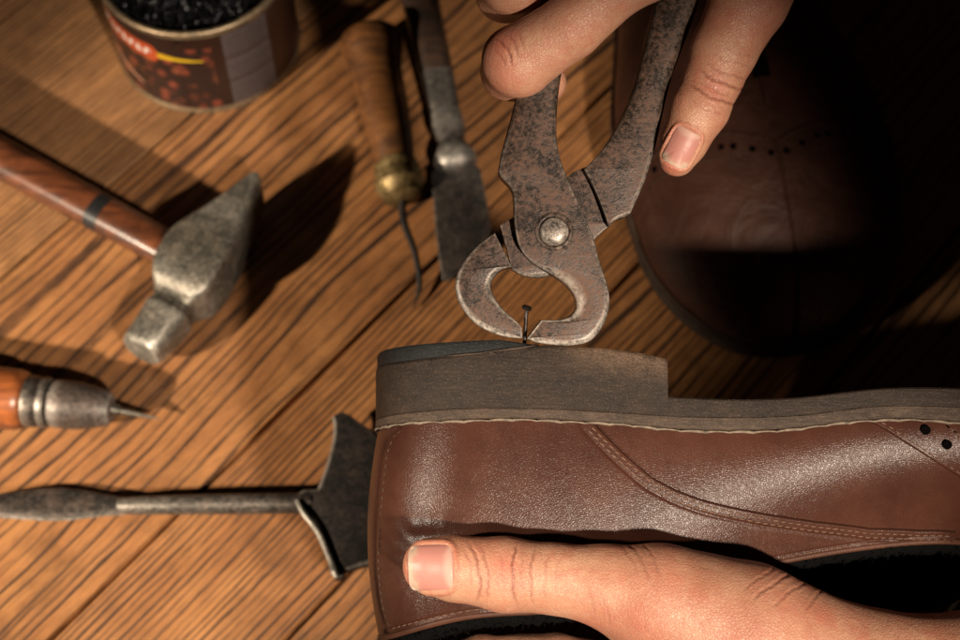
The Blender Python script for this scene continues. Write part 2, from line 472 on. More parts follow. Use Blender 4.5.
# ---------------------------------------------------------------- the bench
p0, p1 = tp(50, 640), tp(410, 285)
D = p1 - p0; D[2] = 0; D /= np.linalg.norm(D)                     # the boards run this way
Nn = np.array([D[1], -D[0], 0.0])                                 # across the boards, to the lower right
def across(px, py): return float(tp(px, py) @ Nn)
seams = [across(150, 150), across(267, 426), across(303, 622)]
s_lo, s_hi = list(seams), None
widths = [9.5, 11.5, 8.0, 10.5, 9.0, 11.0, 8.5]
while s_lo[0] > -75: s_lo.insert(0, s_lo[0] - widths[len(s_lo) % 7])
while s_lo[-1] < 75: s_lo.append(s_lo[-1] + widths[(len(s_lo) * 3) % 7])
mb = MB(); UVs = []; PA = []; PB = []
i0 = s_lo.index(seams[0])
for k in range(len(s_lo) - 1):
    a, b = s_lo[k] + .07, s_lo[k + 1] - .07
    seed = rng.random(2)
    # ring spacing and figure of the boards in view: fine straight grain top left, coarse in the middle, fine below
    if k == i0 - 1: seed = np.array([.95, .06])
    elif k == i0: seed = np.array([.18, .92])
    elif k == i0 + 1: seed = np.array([.35, .16])
    elif k == i0 + 2: seed = np.array([.10, .55])
    ys = np.array([a, a, a + .05, b - .05, b, b]); zs = np.array([-3.5, -.09, 0, 0, -.09, -3.5])
    off = rng.uniform(-25, 25)
    xs = np.linspace(-95, 95, 39)
    P = xs[:, None, None] * D + ys[None, :, None] * Nn
    P[..., 2] = zs[None, :]
    mb.grid(P)
    X, Y = np.meshgrid(xs + off, ys + k * 3.7, indexing='ij')
    UVs.append(np.stack([X.ravel(), Y.ravel()], 1)); PA.append(np.full(X.size, seed[0])); PB.append(np.full(X.size, seed[1]))
table = obj('wooden_table', mb, M_TABLE, frame=frame_at((0, 0, 0)), angle=30, uv=np.concatenate(UVs),
            extra={'plank_a': np.concatenate(PA), 'plank_b': np.concatenate(PB)})
tag(table, 'brown wooden workbench top of oak boards laid diagonally under the tools', 'table', kind='structure')


def sring(c, U, V, a, b, n=36, e=2.6):
    th = np.linspace(0, 2 * np.pi, n, endpoint=False)
    cx, sx = np.cos(th), np.sin(th)
    return np.asarray(c) + (a * np.sign(cx) * np.abs(cx) ** (2 / e))[:, None] * U + (b * np.sign(sx) * np.abs(sx) ** (2 / e))[:, None] * V


Z = np.array([0, 0, 1.0])
def side_of(ax):
    s = np.cross(Z, ax); return s / np.linalg.norm(s)


# ---------------------------------------------------------------- hammer
zc = 1.35
A0, A1 = tp(140, 352, zc), tp(258, 184, zc)
ax = A1 - A0; LH = np.linalg.norm(ax); ax /= LH; sd = side_of(ax)
ham = thing('hammer', 'steel cross peen hammer with varnished wooden handle and a band of black tape', 'hammer', (A0 + A1) / 2 * np.array([1, 1, 0]))
rows = [  # t, half width, half height, exponent, wear
    (0.0, .62, .64, 2.3, .5), (.008, .74, .76, 2.3, .9), (.03, .80, .82, 2.5, .4), (.13, .86, .90, 2.8, .2), (.20, .89, .95, 3.0, .5), (.218, .90, .92, 3, .3),
    (.23, .82, .84, 3.2, .0), (.262, .80, .82, 4, .0), (.285, .86, .86, 6, .3), (.33, 1.10, 1.04, 9, .5), (.37, 1.24, 1.12, 11, .3), (.44, 1.31, 1.16, 12, .1), (.52, 1.31, 1.18, 12, .05),
    (.58, 1.24, 1.17, 12, .05), (.66, 1.04, 1.12, 11, .15), (.71, .90, 1.08, 10, .3), (.74, .82, 1.07, 10, .35), (.83, .62, 1.04, 9, .15), (.92, .40, .98, 8, .15), (.975, .25, .92, 7, .5), (.995, .17, .86, 6, .8), (1.0, .10, .78, 5, .8)]
tt = np.array([r[0] for r in rows]); R_ = np.array([r[1:] for r in rows])
tq = np.concatenate([np.linspace(a, b, 5)[:-1] for a, b in zip(tt[:-1], tt[1:])] + [[1.0]])
Rq = np.stack([np.interp(tq, tt, R_[:, k]) for k in range(4)], 1)
mb = MB()
rings = [sring(A0 + ax * LH * t - sd * (.10 * np.sin(t * 9)), sd, Z, r[0], r[1], 48, r[2]) for t, r in zip(tq, Rq)]
mb.loft(rings, attr=np.repeat(Rq[:, 3], 48).reshape(len(tq), 48))
obj('head', mb, M_STEEL, ham, angle=32)
H0, H1 = tp(172, 252, 1.4), tp(-30, 141, 1.55)
hax = H1 - H0; Lh = np.linalg.norm(hax); hax /= Lh; hs = side_of(hax)
ts = np.linspace(-.5, Lh + 13, 60)
mb = MB()
mb.loft([sring(H0 + hax * t + Z * (0.0 * t), hs, np.cross(hax, hs), .70 + .012 * t + .10 * np.exp(-(t - Lh - 9) ** 2 / 20), .58 + .008 * t, 36, 2.3) for t in ts])
hm = obj('handle', mb, M_HANDLE, ham)
mb = MB()
tq0 = np.linalg.norm(tp(103, 210, 1.5) - H0)
ths = np.linspace(-.28, .28, 5)
mb.loft([sring(H0 + hax * (tq0 + t), hs, np.cross(hax, hs), .70 + .012 * tq0 + .016, .58 + .008 * tq0 + .016, 36, 2.3) for t in ths], caps=(False, False))
obj('tape_band', mb, M_TAPE, hm)

# ---------------------------------------------------------------- awl with orange handle
zc = 1.0
B0, B1 = tp(0, 398, zc), tp(112, 409, zc)
ax = B1 - B0; ax /= np.linalg.norm(ax)
def along(px, py, z=1.0): return float((tp(px, py, z) - B0) @ ax)
awl = thing('awl', 'sewing awl with orange wooden handle, steel ferrule and thin needle', 'awl', (B0 * np.array([1, 1, 0])))
t1, t2, t3 = along(28, 401), along(52, 404), along(112, 409)
mb = MB().lathe(B0, ax, [(-8.5, .3), (-8.3, .7), (-7.6, 1.1), (-6, 1.3), (-3.5, 1.28), (-1.5, 1.16), (t1 - .4, 1.10), (t1 - .1, 1.02), (t1, .9)], 48)
obj('handle', mb, M_ORANGE, awl)
mb = MB().lathe(B0, ax, [(t1 - .05, .80), (t1, .92), (t1 + .08, .94), (t1 + .35, .92), (t1 + .5, .88), (t1 + .62, .92), (t1 + .8, .90), (t2 - .08, .86), (t2, .60)], 44, attr=[0, .6, .3, .1, 0, .5, .2, .5, 0])
obj('ferrule', mb, M_SHAFT, awl, angle=30)
mb = MB().lathe(B0, ax, [(t2 - .02, .5), (t2 + .02, .80), (t2 + .12, .86), (t2 + .5, .88), (t2 + 1.0, .85), (t2 + 1.6, .74), (t3 - .15, .62), (t3 - .03, .52), (t3, .3)], 44, attr=[0, .3, .4, .1, .1, .1, .2, .6, .3])
obj('chuck', mb, iron('brown_chuck', (.017, .011, .009), (.036, .023, .018), rust=(.05, .024, .013), rustamt=.5, rough=.45, metal=.5), awl, angle=30)
tip = tp(160, 419, .55)
nb = B0 + ax * (t3 - .05)
nd = tip - nb; nl = np.linalg.norm(nd)
mb = MB().lathe(nb, nd, [(0, .22), (.3, .20), (.34, .13), (.8, .10), (nl * .7, .07), (nl, .015)], 16)
obj('needle', mb, M_STEEL, awl)

# ---------------------------------------------------------------- fan bladed iron
iro = thing('edge_iron', 'dark forged iron tool with round shaft and flared fan blade beside the shoe heel', 'shoemaking tool', tp(180, 505, 0))
shaft = [tp(118, 506, .55), tp(170, 505, .6), (tp(230, 504, .65)), tp(275, 503.5, .75), tp(312, 503, .85)]
c = curve(shaft, 40)
mb = MB().tube(c, np.interp(np.linspace(0, 1, 40), [0, .1, .5, .9, 1], [.27, .32, .36, .36, .33]), 20, attr=np.repeat(np.interp(np.linspace(0, 1, 40), [0, .4, 1], [.5, .25, .1]), 20).reshape(40, 20))
obj('shaft', mb, M_SHAFT, iro)
# leaf shaped flat end on the left
cl = [(-45, 508, .04), (-20, 507, .34), (15, 505, .52), (60, 504.5, .62), (95, 505, .47), (122, 506, .33), (150, 506, .27)]
P = curve([(*tp(x, y, .5), wd) for x, y, wd in cl], 44)
sd = side_of(P[-1, :3] - P[0, :3])
mb = MB().loft([sring(p[:3], sd, Z, max(p[3], .03), .16 + .12 * smooth(35, 43, i), 28, 2.0) for i, p in enumerate(P)], attr=np.tile(np.where(np.abs(np.cos(np.linspace(0, 2 * np.pi, 28, endpoint=False))) > .93, .9, .1), (44, 1)))
obj('leaf_end', mb, M_SHAFT, iro)


def plate(pts, T, hfun, nseg=4, frame=None, back=True):
    """pts: outline (x, y in cm, bevel); returns MB: a plate with rounded rims; hfun(x, y, z) -> world"""
    P = np.asarray(pts, float); xy = P[:, :2]; b = P[:, 2]
    area = .5 * np.sum(xy[:, 0] * np.roll(xy[:, 1], -1) - np.roll(xy[:, 0], -1) * xy[:, 1])
    t = np.roll(xy, -1, 0) - np.roll(xy, 1, 0)
    e1 = xy - np.roll(xy, 1, 0); e2 = np.roll(xy, -1, 0) - xy
    n1 = np.stack([-e1[:, 1], e1[:, 0]], 1); n2 = np.stack([-e2[:, 1], e2[:, 0]], 1)
    n1 /= np.linalg.norm(n1, axis=1)[:, None] + 1e-9; n2 /= np.linalg.norm(n2, axis=1)[:, None] + 1e-9
    n = n1 + n2; n /= np.maximum(np.linalg.norm(n, axis=1)[:, None], .35); n *= np.sign(area)
    th = np.linspace(0, np.pi / 2, nseg + 1)
    rings, at = [], []
    for s in (-1, 1):
        seq = th[::-1] if s < 0 else th
        for a in seq:
            ins = b * (1 - np.cos(a)); z = s * (T / 2 - b * (1 - np.sin(a)))
            q = xy + n * ins[:, None]
            rings.append(np.column_stack([q, z]))
            at.append(np.full(len(xy), max(0, math.sin(2 * a)) ** 2))
    R = np.array(rings)
    W = hfun(R[..., 0], R[..., 1], R[..., 2])
    mb = MB(); mb.loft(W, caps=(False, False), attr=np.array(at))
    from mathutils.geometry import tessellate_polygon
    tri = tessellate_polygon([[Vector((x, y, 0)) for x, y in xy]])
    k = len(xy); top = (len(rings) - 1) * k
    mb.f += [tuple(t) for t in tri] + [tuple(i + top for i in t[::-1]) for t in tri]; mb.m += [0] * (2 * len(tri))
    return mb


# fan blade: a plate tilted up towards its lower horn
pc = tp(335, 500, .9)
fan = [(318, 492, .1, 1), (326, 470, .1, 0), (332, 448, .1, 0), (334, 432, .1, 0), (333, 420, .06, 1), (342, 416, .06, 0), (352, 420, .06, 1),
       (366, 430, .1, 0), (380, 442, .1, 0), (391, 475, .1, 0), (394, 510, .1, 0), (388, 545, .1, 0), (377, 566, .1, 1), (362, 570, .1, 0), (347, 574, .06, 1), (342, 581, .06, 0), (335, 581, .06, 1),
       (331, 565, .1, 0), (325, 545, .1, 0), (314, 524, .1, 0), (301, 512, .1, 0), (296, 503, .1, 1), (301, 494, .1, 0)]
Pf = outline(fan, 2.0)
q = np.array([tp(x, y, .8) for x, y in Pf[:, :2]])
loc = q - pc
pl = np.column_stack([loc[:, 0], loc[:, 1], Pf[:, 2] * 1.5])
def fanmap(x, y, z):
    rim = .0
    zz = .95 + z + .05 * x
    return np.stack([pc[0] + x, pc[1] + y, zz], -1)
obj('fan_blade', plate(pl, .42, fanmap), M_BLACKIRON, iro, angle=30)
# raised bright bead along the lower left rim
rim = curve([tp(297, 500, 1.2), tp(304, 513, 1.2), tp(317, 530, 1.2), (tp(327, 551, 1.2)), tp(333, 566, 1.2), tp(337, 578, 1.2)], 30)
mb = MB().tube(rim, np.interp(np.linspace(0, 1, 30), [0, .2, .8, .92, 1], [.08, .12, .12, .16, .09]), 14, attr=np.full((30, 14), .40))
obj('rim_bead', mb, M_DARKSTEEL, iro)

# ---------------------------------------------------------------- hooked awl with wooden handle and brass ferrule
zc = 1.3
Hh0, Hh1 = tp(370, 38, zc), tp(400, 186, 1.0)
ax = Hh1 - Hh0; L = np.linalg.norm(ax); ax /= L
hk = thing('hooked_awl', 'old wooden handled awl with brass ferrule and thin curved black hook', 'awl', (Hh0 + Hh1) / 2 * np.array([1, 1, 0]))
mb = MB().lathe(Hh0, ax, [(-.25, .5), (-.15, 1.0), (.05, 1.22), (.4, 1.28), (.9, 1.16), (1.6, 1.02), (L * .45, .98), (L * .7, .88), (L - 1.2, .76), (L - .9, .70)], 44)
obj('handle', mb, M_OLDWOOD, hk)
mb = MB().lathe(Hh0, ax, [(L - 1.0, .66), (L - .95, .86), (L - .75, .90), (L - .55, .84), (L - .35, .94), (L, .95), (L + .15, .82), (L + .5, .72), (L + .62, .5), (L + .7, .2)], 44, attr=[0, .4, .7, .2, .7, .3, .5, .2, .3, 0])
obj('ferrule', mb, M_BRASS, hk, angle=30)
e = Hh0 + ax * (L + .5)
hook = curve([e, tp(404, 222, .85), tp(412, 244, .8), tp(418, 268, .65), tp(419, 289, .4), tp(413, 308, .2)], 40)
mb = MB().tube(hook, np.interp(np.linspace(0, 1, 40), [0, .3, .8, 1], [.16, .14, .10, .02]), 12)
obj('hook', mb, M_BLACKIRON, hk)

# ---------------------------------------------------------------- scraper with flat blade
zc = 1.0
G0, G1 = tp(416, -20, 1.0), tp(457, 168, .8)
ax = G1 - G0; L = np.linalg.norm(ax); ax /= L; sd = side_of(ax); Vv = np.cross(ax, sd)
scr = thing('scraper', 'steel scraper with black handle and broad flat blade pointing at the pincers', 'scraper', (G0 + G1) / 2 * np.array([1, 1, 0]))
def al(px, py): return float((tp(px, py, .9) - G0) @ ax)
ta = al(436, 76)
mb = MB().loft([sring(G0 + ax * t, sd, Vv, r, r * .9, 32, 2.4) for t, r in [(-6, .5), (-5.8, .75), (-3, .86), (0, .82), (2, .76), (ta - .3, .70), (ta, .62)]])
obj('handle', mb, M_DARKWOOD, scr)
tb, tc_, td = al(443, 112), al(447, 128), al(455, 160)
mb = MB().loft([sring(G0 + ax * t, sd, Vv, r, r * .8, 32, e) for t, r, e in [(ta - .1, .5, 3), (ta - .02, .66, 3.4), (ta + .1, .68, 3.6), (tb - .2, .62, 3.4), (tb, .58, 3), (tb + .1, .64, 2.6), (tc_, .68, 2.4), (tc_ + .4, .60, 2.2), (tc_ + .7, .52, 2.2), (td - .5, .72, 2.2), (td - .1, .88, 2.1), (td + .15, .84, 2.1), (td + .4, .6, 2.4), (td + .6, .2, 2.4)]],
               attr=np.repeat(np.array([0, .5, .2, .1, .3, .6, .5, .1, 0, .4, .8, .5, .1, 0]), 32).reshape(14, 32))
obj('shank', mb, M_SCRAPER, scr, angle=35)
bl = [(432, 178, .03, 1), (445, 168, .05, 0), (456, 164, .05, 0), (468, 166, .05, 0), (480, 173, .03, 1), (486, 200, .03, 0), (491, 228, .03, 1), (486, 246, .03, 0), (470, 264, .03, 0), (452, 276, .03, 0), (443, 279, .03, 1), (438, 250, .03, 0), (434, 210, .03, 0)]
Pb = outline(bl, 3)
bc = tp(462, 220, .5)
q = np.array([tp(x, y, .5) for x, y in Pb[:, :2]]) - bc
def blmap(x, y, z):
    t = (x * ax[0] + y * ax[1])
    return np.stack([bc[0] + x, bc[1] + y, .55 + z - .10 * t + .03 * np.cos(x * 1.2)], -1)
obj('blade', plate(np.column_stack([q[:, :2], Pb[:, 2]]), .14, blmap, 3), M_SCRAPER, scr, angle=30)

# ---------------------------------------------------------------- tin can full of black tacks
cc = tp(210, 41, 0); RC, HC = 3.72, 4.95
can = thing('tin_can', 'open tin can with brown bean label and red lettered banner, full of black tacks', 'can', cc)
th = np.linspace(0, 2 * np.pi, 96, endpoint=False)
def cyl(r, z): return np.stack([cc[0] + r * np.cos(th), cc[1] + r * np.sin(th), np.full(96, z)], 1)
mb = MB().loft([cyl(RC - .25, .06), cyl(RC - .12, .06), cyl(RC - .03, .0), cyl(RC + .06, .03), cyl(RC + .08, .14), cyl(RC, .24), cyl(RC, 1.2), cyl(RC, 2.4), cyl(RC, HC - .35), cyl(RC - .02, HC - .3),
                cyl(RC - .15, HC - .3), cyl(RC - .15, HC - 1.5), cyl(RC - .15, .3)])
obj('can_body', mb, M_TIN, can, angle=50)
tor = np.linspace(0, 2 * np.pi, 14, endpoint=False)
mb = MB().loft([np.stack([cc[0] + (RC + .0 + .13 * np.cos(a)) * np.cos(th), cc[1] + (RC + .0 + .13 * np.cos(a)) * np.sin(th), np.full(96, HC - .13 + .14 * np.sin(a))], 1) for a in list(tor) + [tor[0]]], caps=(False, False))
obj('rim', mb, M_TIN, can)


def patch(poly_fn, na, nb, r):
    """label patch on the can: poly_fn(a, b) -> angle (deg from the front, + to the right), height"""
    a, b = np.meshgrid(np.linspace(0, 1, na), np.linspace(0, 1, nb), indexing='ij')
    an, h = poly_fn(a, b); an = np.radians(an - 90)
    return np.stack([cc[0] + r * np.cos(an), cc[1] + r * np.sin(an), h], -1)
def put(name, parts, mat, parent):
    mb = MB()
    for fn, na, nb, r in parts: mb.grid(patch(fn, na, nb, r))
    return obj(name, mb, mat, parent)
def rect(a0, a1, h0, h1): return lambda a, b: (a0 + (a1 - a0) * a, h0 + (h1 - h0) * b + 0 * a)
def band(pts, wd):
    """strip along (angle, height) points, half width wd"""
    P = np.asarray(pts, float)
    def fn(a, b):
        t = np.linspace(0, 1, len(P)); c0 = np.interp(a, t, P[:, 0]); c1 = np.interp(a, t, P[:, 1])
        w = wd(a) if callable(wd) else wd
        return c0, c1 + (b - .5) * 2 * w
    return fn
lab = put('label', [(rect(-175, 175, .28, HC - .42), 120, 4, RC + .012)], can_label(), can)
M_DKLAB = plain('label_dark', (.016, .006, .004), .35)
put('label_stripe', [(rect(14, 21, .28, HC - .42), 8, 4, RC + .02), (rect(52, 100, .28, HC - .42), 24, 4, RC + .02), (rect(-72, 14, HC - 1.0, HC - .42), 40, 4, RC + .02)], M_DKLAB, lab)
put('label_panel', [(rect(21, 52, .32, HC - .45), 20, 4, RC + .024)], plain('label_grey', (.055, .043, .044), .5), lab)
M_TXT = plain('label_print', (.035, .022, .022), .5)
lines = []
for i, h in enumerate(np.linspace(.55, HC - .8, 15)):
    if i in (4, 9): continue
    x = 23.0
    while x < 49:
        L2 = rng.uniform(1.2, 4.0); lines.append((rect(x, min(x + L2, 50), h - .045, h + .045), 3, 2, RC + .03)); x += L2 + .9
lines += [(rect(21, 52, 1.66, 1.86), 14, 2, RC + .03), (rect(21, 52, 3.02, 3.22), 14, 2, RC + .03)]
put('label_small_print', lines, M_TXT, lab)
ban = put('label_banner', [(band([(-84, 3.72), (-60, 3.66), (-38, 3.52), (-19, 3.40)], lambda a: .46 * (1 - np.clip((a - .93) / .07, 0, 1) ** 2 * .75)), 40, 6, RC + .026)], plain('banner_red', (.30, .05, .016), .35), lab)
put('label_line', [(band([(-20, 3.40), (-8, 3.32), (8, 3.22)], lambda a: .15 * (1 - .75 * a)), 14, 3, RC + .026)], plain('label_yellow', (.42, .26, .012), .35), lab)
put('label_swoosh', [(band([(-88, 3.0), (-70, 2.2), (-52, 1.45), (-36, 1.05)], lambda a: .22 * np.sqrt(np.clip(1.02 - a, 0, 1))), 24, 4, RC + .028)], plain('label_pink', (.30, .15, .10), .4), lab)
# white lettering on the banner, as hard to read as it is in the photo
let = []
for i, a0 in enumerate(np.linspace(-72, -27, 9)):
    hh = np.interp(a0, [-84, -60, -38, -19], [3.72, 3.66, 3.52, 3.40])
    hi = [.26, .16, .28, .16, .16, .22, .16, .16, .16][i]
    let.append((band([(a0 - .7, hh - .17), (a0 + .4, hh + hi)], .05), 6, 3, RC + .036))
    w = 1.1
    let.append((lambda a, b, a0=a0, hh=hh, hi=hi, w=w: (a0 - .7 + 1.1 * a + (b - .5) * 2 * w, hh - .17 + (hi + .17) * a + 0 * b), 6, 3, RC + .035))
    if i % 2 == 0: let.append((band([(a0 - .2, hh + .13), (a0 + 2.2, hh + .13), (a0 + 3.2, hh - .02)], .06), 6, 3, RC + .037))
    else: let.append((band([(a0 - .4, hh - .13), (a0 + 2.2, hh - .13), (a0 + 3.2, hh + .06)], .06), 6, 3, RC + .037))
put('label_lettering', let, plain('label_white', (.50, .44, .40), .4), ban)

# black tacks heaped in the can: too many to count
mb = MB()
for i in range(620):
    r = math.sqrt(rng.random()) * (RC - .35); a = rng.random() * 2 * np.pi
    z = HC - .75 + .28 * (1 - (r / RC) ** 2) + rng.uniform(-.12, .10)
    p = np.array([cc[0] + r * math.cos(a), cc[1] + r * math.sin(a), z])
    d = rng.normal(size=3); d /= np.linalg.norm(d)
    mb.lathe(p, d, [(-.03, .01), (-.02, .13), (0, .15), (.03, .12), (.04, .05), (.75, .03), (.95, .004)], 9)
th2 = np.linspace(0, 2 * np.pi, 48, endpoint=False)
mb.loft([np.stack([cc[0] + r * np.cos(th2), cc[1] + r * np.sin(th2), np.full(48, z)], 1) for r, z in [(RC - .2, HC - 1.0), (RC * .5, HC - .75), (.05, HC - .66)]])
tk = obj('tack_heap', mb, black_shiny(), frame=frame_at(cc + np.array([0, 0, HC - 1])), angle=40)
tag(tk, 'heap of shiny black tacks filling the tin can', 'tacks', kind='stuff')
# ---------------------------------------------------------------- shoes
M_LEATHER = leather('brown_leather', (.062, .0225, .0138), (.035, .012, .0078), .31, spec=.22, creased=2.2)
M_SHADELEATHER = leather('shaded_brown_leather', (.060, .023, .014), (.030, .0115, .0075), .50, spec=.16, creased=45.0)  # second shoe's leather, duller and slightly darker in place of shade
M_LEATHER2 = leather('brown_leather_strap', (.085, .034, .020), (.055, .022, .014), .46)
M_HEEL = sole_edge('heel_stack', (.027, .0165, .0110), (.0115, .0072, .0050), (.100, .066, .045))
M_WELT = sole_edge('welt_edge', (.066, .043, .030), (.030, .020, .014), (.14, .098, .070))
M_RUBBER = sole_edge('black_rubber', (.006, .0065, .007), (.012, .0125, .013), (.05, .05, .05))
M_THREAD = plain('stitch_thread', (.135, .066, .040), .65, var=.4)
M_PALETHREAD = plain('welt_thread', (.20, .150, .108), .7, var=.65, scale=7)
M_FLEECE = plain('black_fleece', (.0028, .0026, .0026), .9, spec=.06, bump=.05, scale=16)
M_HOLE = plain('punched_hole', (.002, .0015, .0015), .95, spec=.03)
M_DARKTHREAD = plain('brown_thread', (.055, .024, .015), .65, var=.4)


def pxy(rows):
    """(photo x, photo y) -> (u, v) on the near face of the shoe"""
    a = np.asarray(rows, float); u, v = uv_of(a[:, 0], a[:, 1], 0.0)
    return u, v


class Shoe:
    U0, U1, UC, HA, WC = -2.86, 27.4, .35, 2.95, -3.35
    ROLL = .13
    T = pxy([(378, 394), (480, 394), (640, 394), (700, 397), (756, 398), (813, 395), (855, 390), (897, 387), (960, 388), (1040, 392), (1150, 398), (1290, 396), (1420, 372), (1540, 336)])
    Mm = pxy([(378, 412), (470, 408), (585, 410), (700, 416), (756, 416), (813, 413), (869, 406), (910, 405), (960, 407), (1040, 411), (1150, 417), (1290, 415), (1420, 391), (1540, 355)])
    Bb = pxy([(378, 421), (435, 420), (510, 418), (592, 421), (700, 429), (756, 429), (813, 425), (858, 420), (911, 418), (960, 422), (1040, 427), (1150, 433), (1290, 431), (1420, 408), (1540, 372)])
    HT = pxy([(378, 342), (440, 341), (500, 339), (540, 344.5), (600, 347), (640, 351.5), (671, 358.5)])
    RL = pxy([(378, 357), (400, 357.5), (440, 355.5), (480, 351.5), (520, 346.8), (545, 345)])

    def roll(self, u, v, w): return np.stack(np.broadcast_arrays(u, v + self.ROLL * w, w - self.ROLL * (v + 1.5)), -1)

    def vT(self, u): return cspline(*self.T, u)
    def vM(self, u): return cspline(*self.Mm, u)
    def vB(self, u): return cspline(*self.Bb, u)
    def vH(self, u): return np.interp(u, *self.HT)
    def vR(self, u): return np.minimum(np.interp(u, *self.RL), self.vH(u))

    def hw(self, u, inset=0.0):
        base = cspline([-3, .35, 4, 7.5, 11, 15, 19, 22, 25, 28], [3.3, 3.3, 3.16, 3.02, 3.2, 3.9, 4.75, 4.75, 4.35, 3.9], u) - inset
        x0 = np.clip((self.UC - u) / (self.UC - self.U0 - inset), 0, 1); x1 = np.clip((u - 23.2) / (self.U1 - inset - 23.2), 0, 1)
        return base * (1 - x0 ** 2.25) ** (1 / 2.25) * (1 - x1 ** 2.1) ** (1 / 2.1)

    def us(self, s, inset=0.0):
        """s in 0..2pi, from the toe along the near side round the heel and back along the far side"""
        return self.U1 - inset - (self.U1 - self.U0 - 2 * inset) * (1 - np.cos(s)) / 2

    def out(self, s, inset=0.0):
        u = self.us(s, inset)
        w = self.WC + np.where(s <= np.pi, 1, -1) * self.hw(u, inset)
        return u, w

    def vC(self, u):      # collar, then the line of the instep
        return cspline(*pxy([(385, 636), (470, 612), (540, 607), (640, 592), (740, 568), (830, 551), (900, 542), (960, 539), (1040, 548), (1150, 570), (1290, 556), (1420, 518), (1530, 462)]), u)

    def ht(self, u):      # half width at the top line
        base = cspline([-3, 0, 3, 6, 9, 12.5], [2.72, 2.80, 2.80, 2.42, 1.92, 1.5], u)
        x0 = np.clip((.2 - u) / (.2 + 2.67), 0, 1)
        return base * (1 - x0 ** 2.2) ** (1 / 2.2)

    def S(self, s, h, off=0.0):
        s, h = np.broadcast_arrays(np.asarray(s, float), np.asarray(h, float))
        P = self._S(s, h)
        if np.any(np.asarray(off) != 0):
            e = 1e-3
            a = self._S(np.clip(s + e, 0.002, 6.28), h) - self._S(np.clip(s - e, 0.002, 6.28), h)
            b = self._S(s, np.minimum(h + e, 1)) - self._S(s, np.maximum(h - e, 0))
            n = np.cross(a, b); n /= np.linalg.norm(n, axis=-1)[..., None] + 1e-12
            P = P + n * np.asarray(off)[..., None]
        return self.roll(P[..., 0], P[..., 1], P[..., 2])

    def _S(self, s, h):
        u0, w0 = self.out(s, .16)
        sg = np.where(s <= np.pi, 1.0, -1.0)
        v0 = self.vB(u0) + .12
        ut = np.clip(-2.66 + (u0 + 2.70) * (26.0 + 2.66) / (27.24 + 2.70), -2.66, 26.0)
        m = smooth(12.0, 15.5, ut)
        wt = self.WC + sg * self.ht(ut) * (1 - m)
        vt = self.vC(ut) - np.where(sg < 0, 1.7, 0) * smooth(1.5, 7, ut) * (1 - smooth(12, 16, ut))
        Hh = v0 - vt
        # outward direction in plan
        e = 1e-3
        ua, wa = self.out(np.clip(s + e, 0.003, 6.28), .16); ub, wb = self.out(np.clip(s - e, 0.003, 6.28), .16)
        du, dw = ua - ub, wa - wb; L = np.hypot(du, dw) + 1e-12
        nu, nw = -dw / L, du / L
        flip = np.where(nw * sg + 0.001 * np.sign(nu * (u0 - 8)) >= 0, 1.0, -1.0)
        nu, nw = nu * flip, nw * flip
        P0 = np.stack([u0, v0, w0], -1); P1 = np.stack([ut, vt, wt], -1)
        bo = .20 + .22 * smooth(2, 8, u0) + .24 * smooth(.3, -2.2, u0)
        C1 = P0 + np.stack([nu * bo, -.40 * Hh, nw * bo], -1)
        o2 = .42 * (1 - m)
        C2 = P1 + np.stack([nu * o2, .34 * Hh * (1 - m) + .04 * Hh * m, nw * o2 + m * sg * .72 * np.abs(w0 - self.WC)], -1)
        t = h[..., None]
        P = (1 - t) ** 3 * P0 + 3 * (1 - t) ** 2 * t * C1 + 3 * (1 - t) * t * t * C2 + t ** 3 * P1
        return P

    def lut(self):
        s = np.linspace(.35, np.pi + .3, 900); h = np.linspace(0, 1, 260)
        Sg, Hg = np.meshgrid(s, h, indexing='ij')
        P = self.S(Sg, Hg); d = DF - P[..., 2]
        X = 480 + P[..., 0] * F / d; Y = 320 - P[..., 1] * F / d
        self.kd = KDTree(X.size)
        nw = np.cross(np.gradient(P, axis=0), np.gradient(P, axis=1)); nw /= np.linalg.norm(nw, axis=-1)[..., None] + 1e-12
        nw = nw[..., 2] * np.sign(np.median(nw[..., 2])); ok = (nw > .06).ravel()
        for i, (x, y) in enumerate(zip(X.ravel(), Y.ravel())):
            if ok[i]: self.kd.insert((x, y, 0), i)
        self.kd.balance(); self.Sf, self.Hf = Sg.ravel(), Hg.ravel()

    def inv(self, pts):
        out = []
        for x, y in pts:
            _, i, _ = self.kd.find((x, y, 0)); out.append((self.Sf[i], self.Hf[i]))
        return np.array(out)


SH = Shoe(); SH.lut()


def stitches(mb, P, N, length, gap, r, lift=.0, skew=0.0):
    """little thread loops along a polyline"""
    d = np.concatenate([[0], np.cumsum(np.linalg.norm(np.diff(P, axis=0), axis=1))])
    t = 0.0
    while t + length < d[-1]:
        q = np.linspace(t, t + length, 5)
        c = np.stack([np.interp(q, d, P[:, k]) for k in range(3)], 1)
        n = np.stack([np.interp(q, d, N[:, k]) for k in range(3)], 1)
        side = np.cross(n, np.gradient(c, axis=0)); side /= np.linalg.norm(side, axis=1)[:, None] + 1e-9
        x = np.linspace(-1, 1, 5)
        j = rng.uniform(-.25, .25)
        c = c + n * ((lift + r * .7 * (1 - x ** 2) - r * .5)[:, None]) + side * ((skew + j * r) * x)[:, None]
        mb.tube(c, r * np.array([.55, .95, 1, .95, .55]), 7)
        t += length + gap * rng.uniform(.85, 1.15)


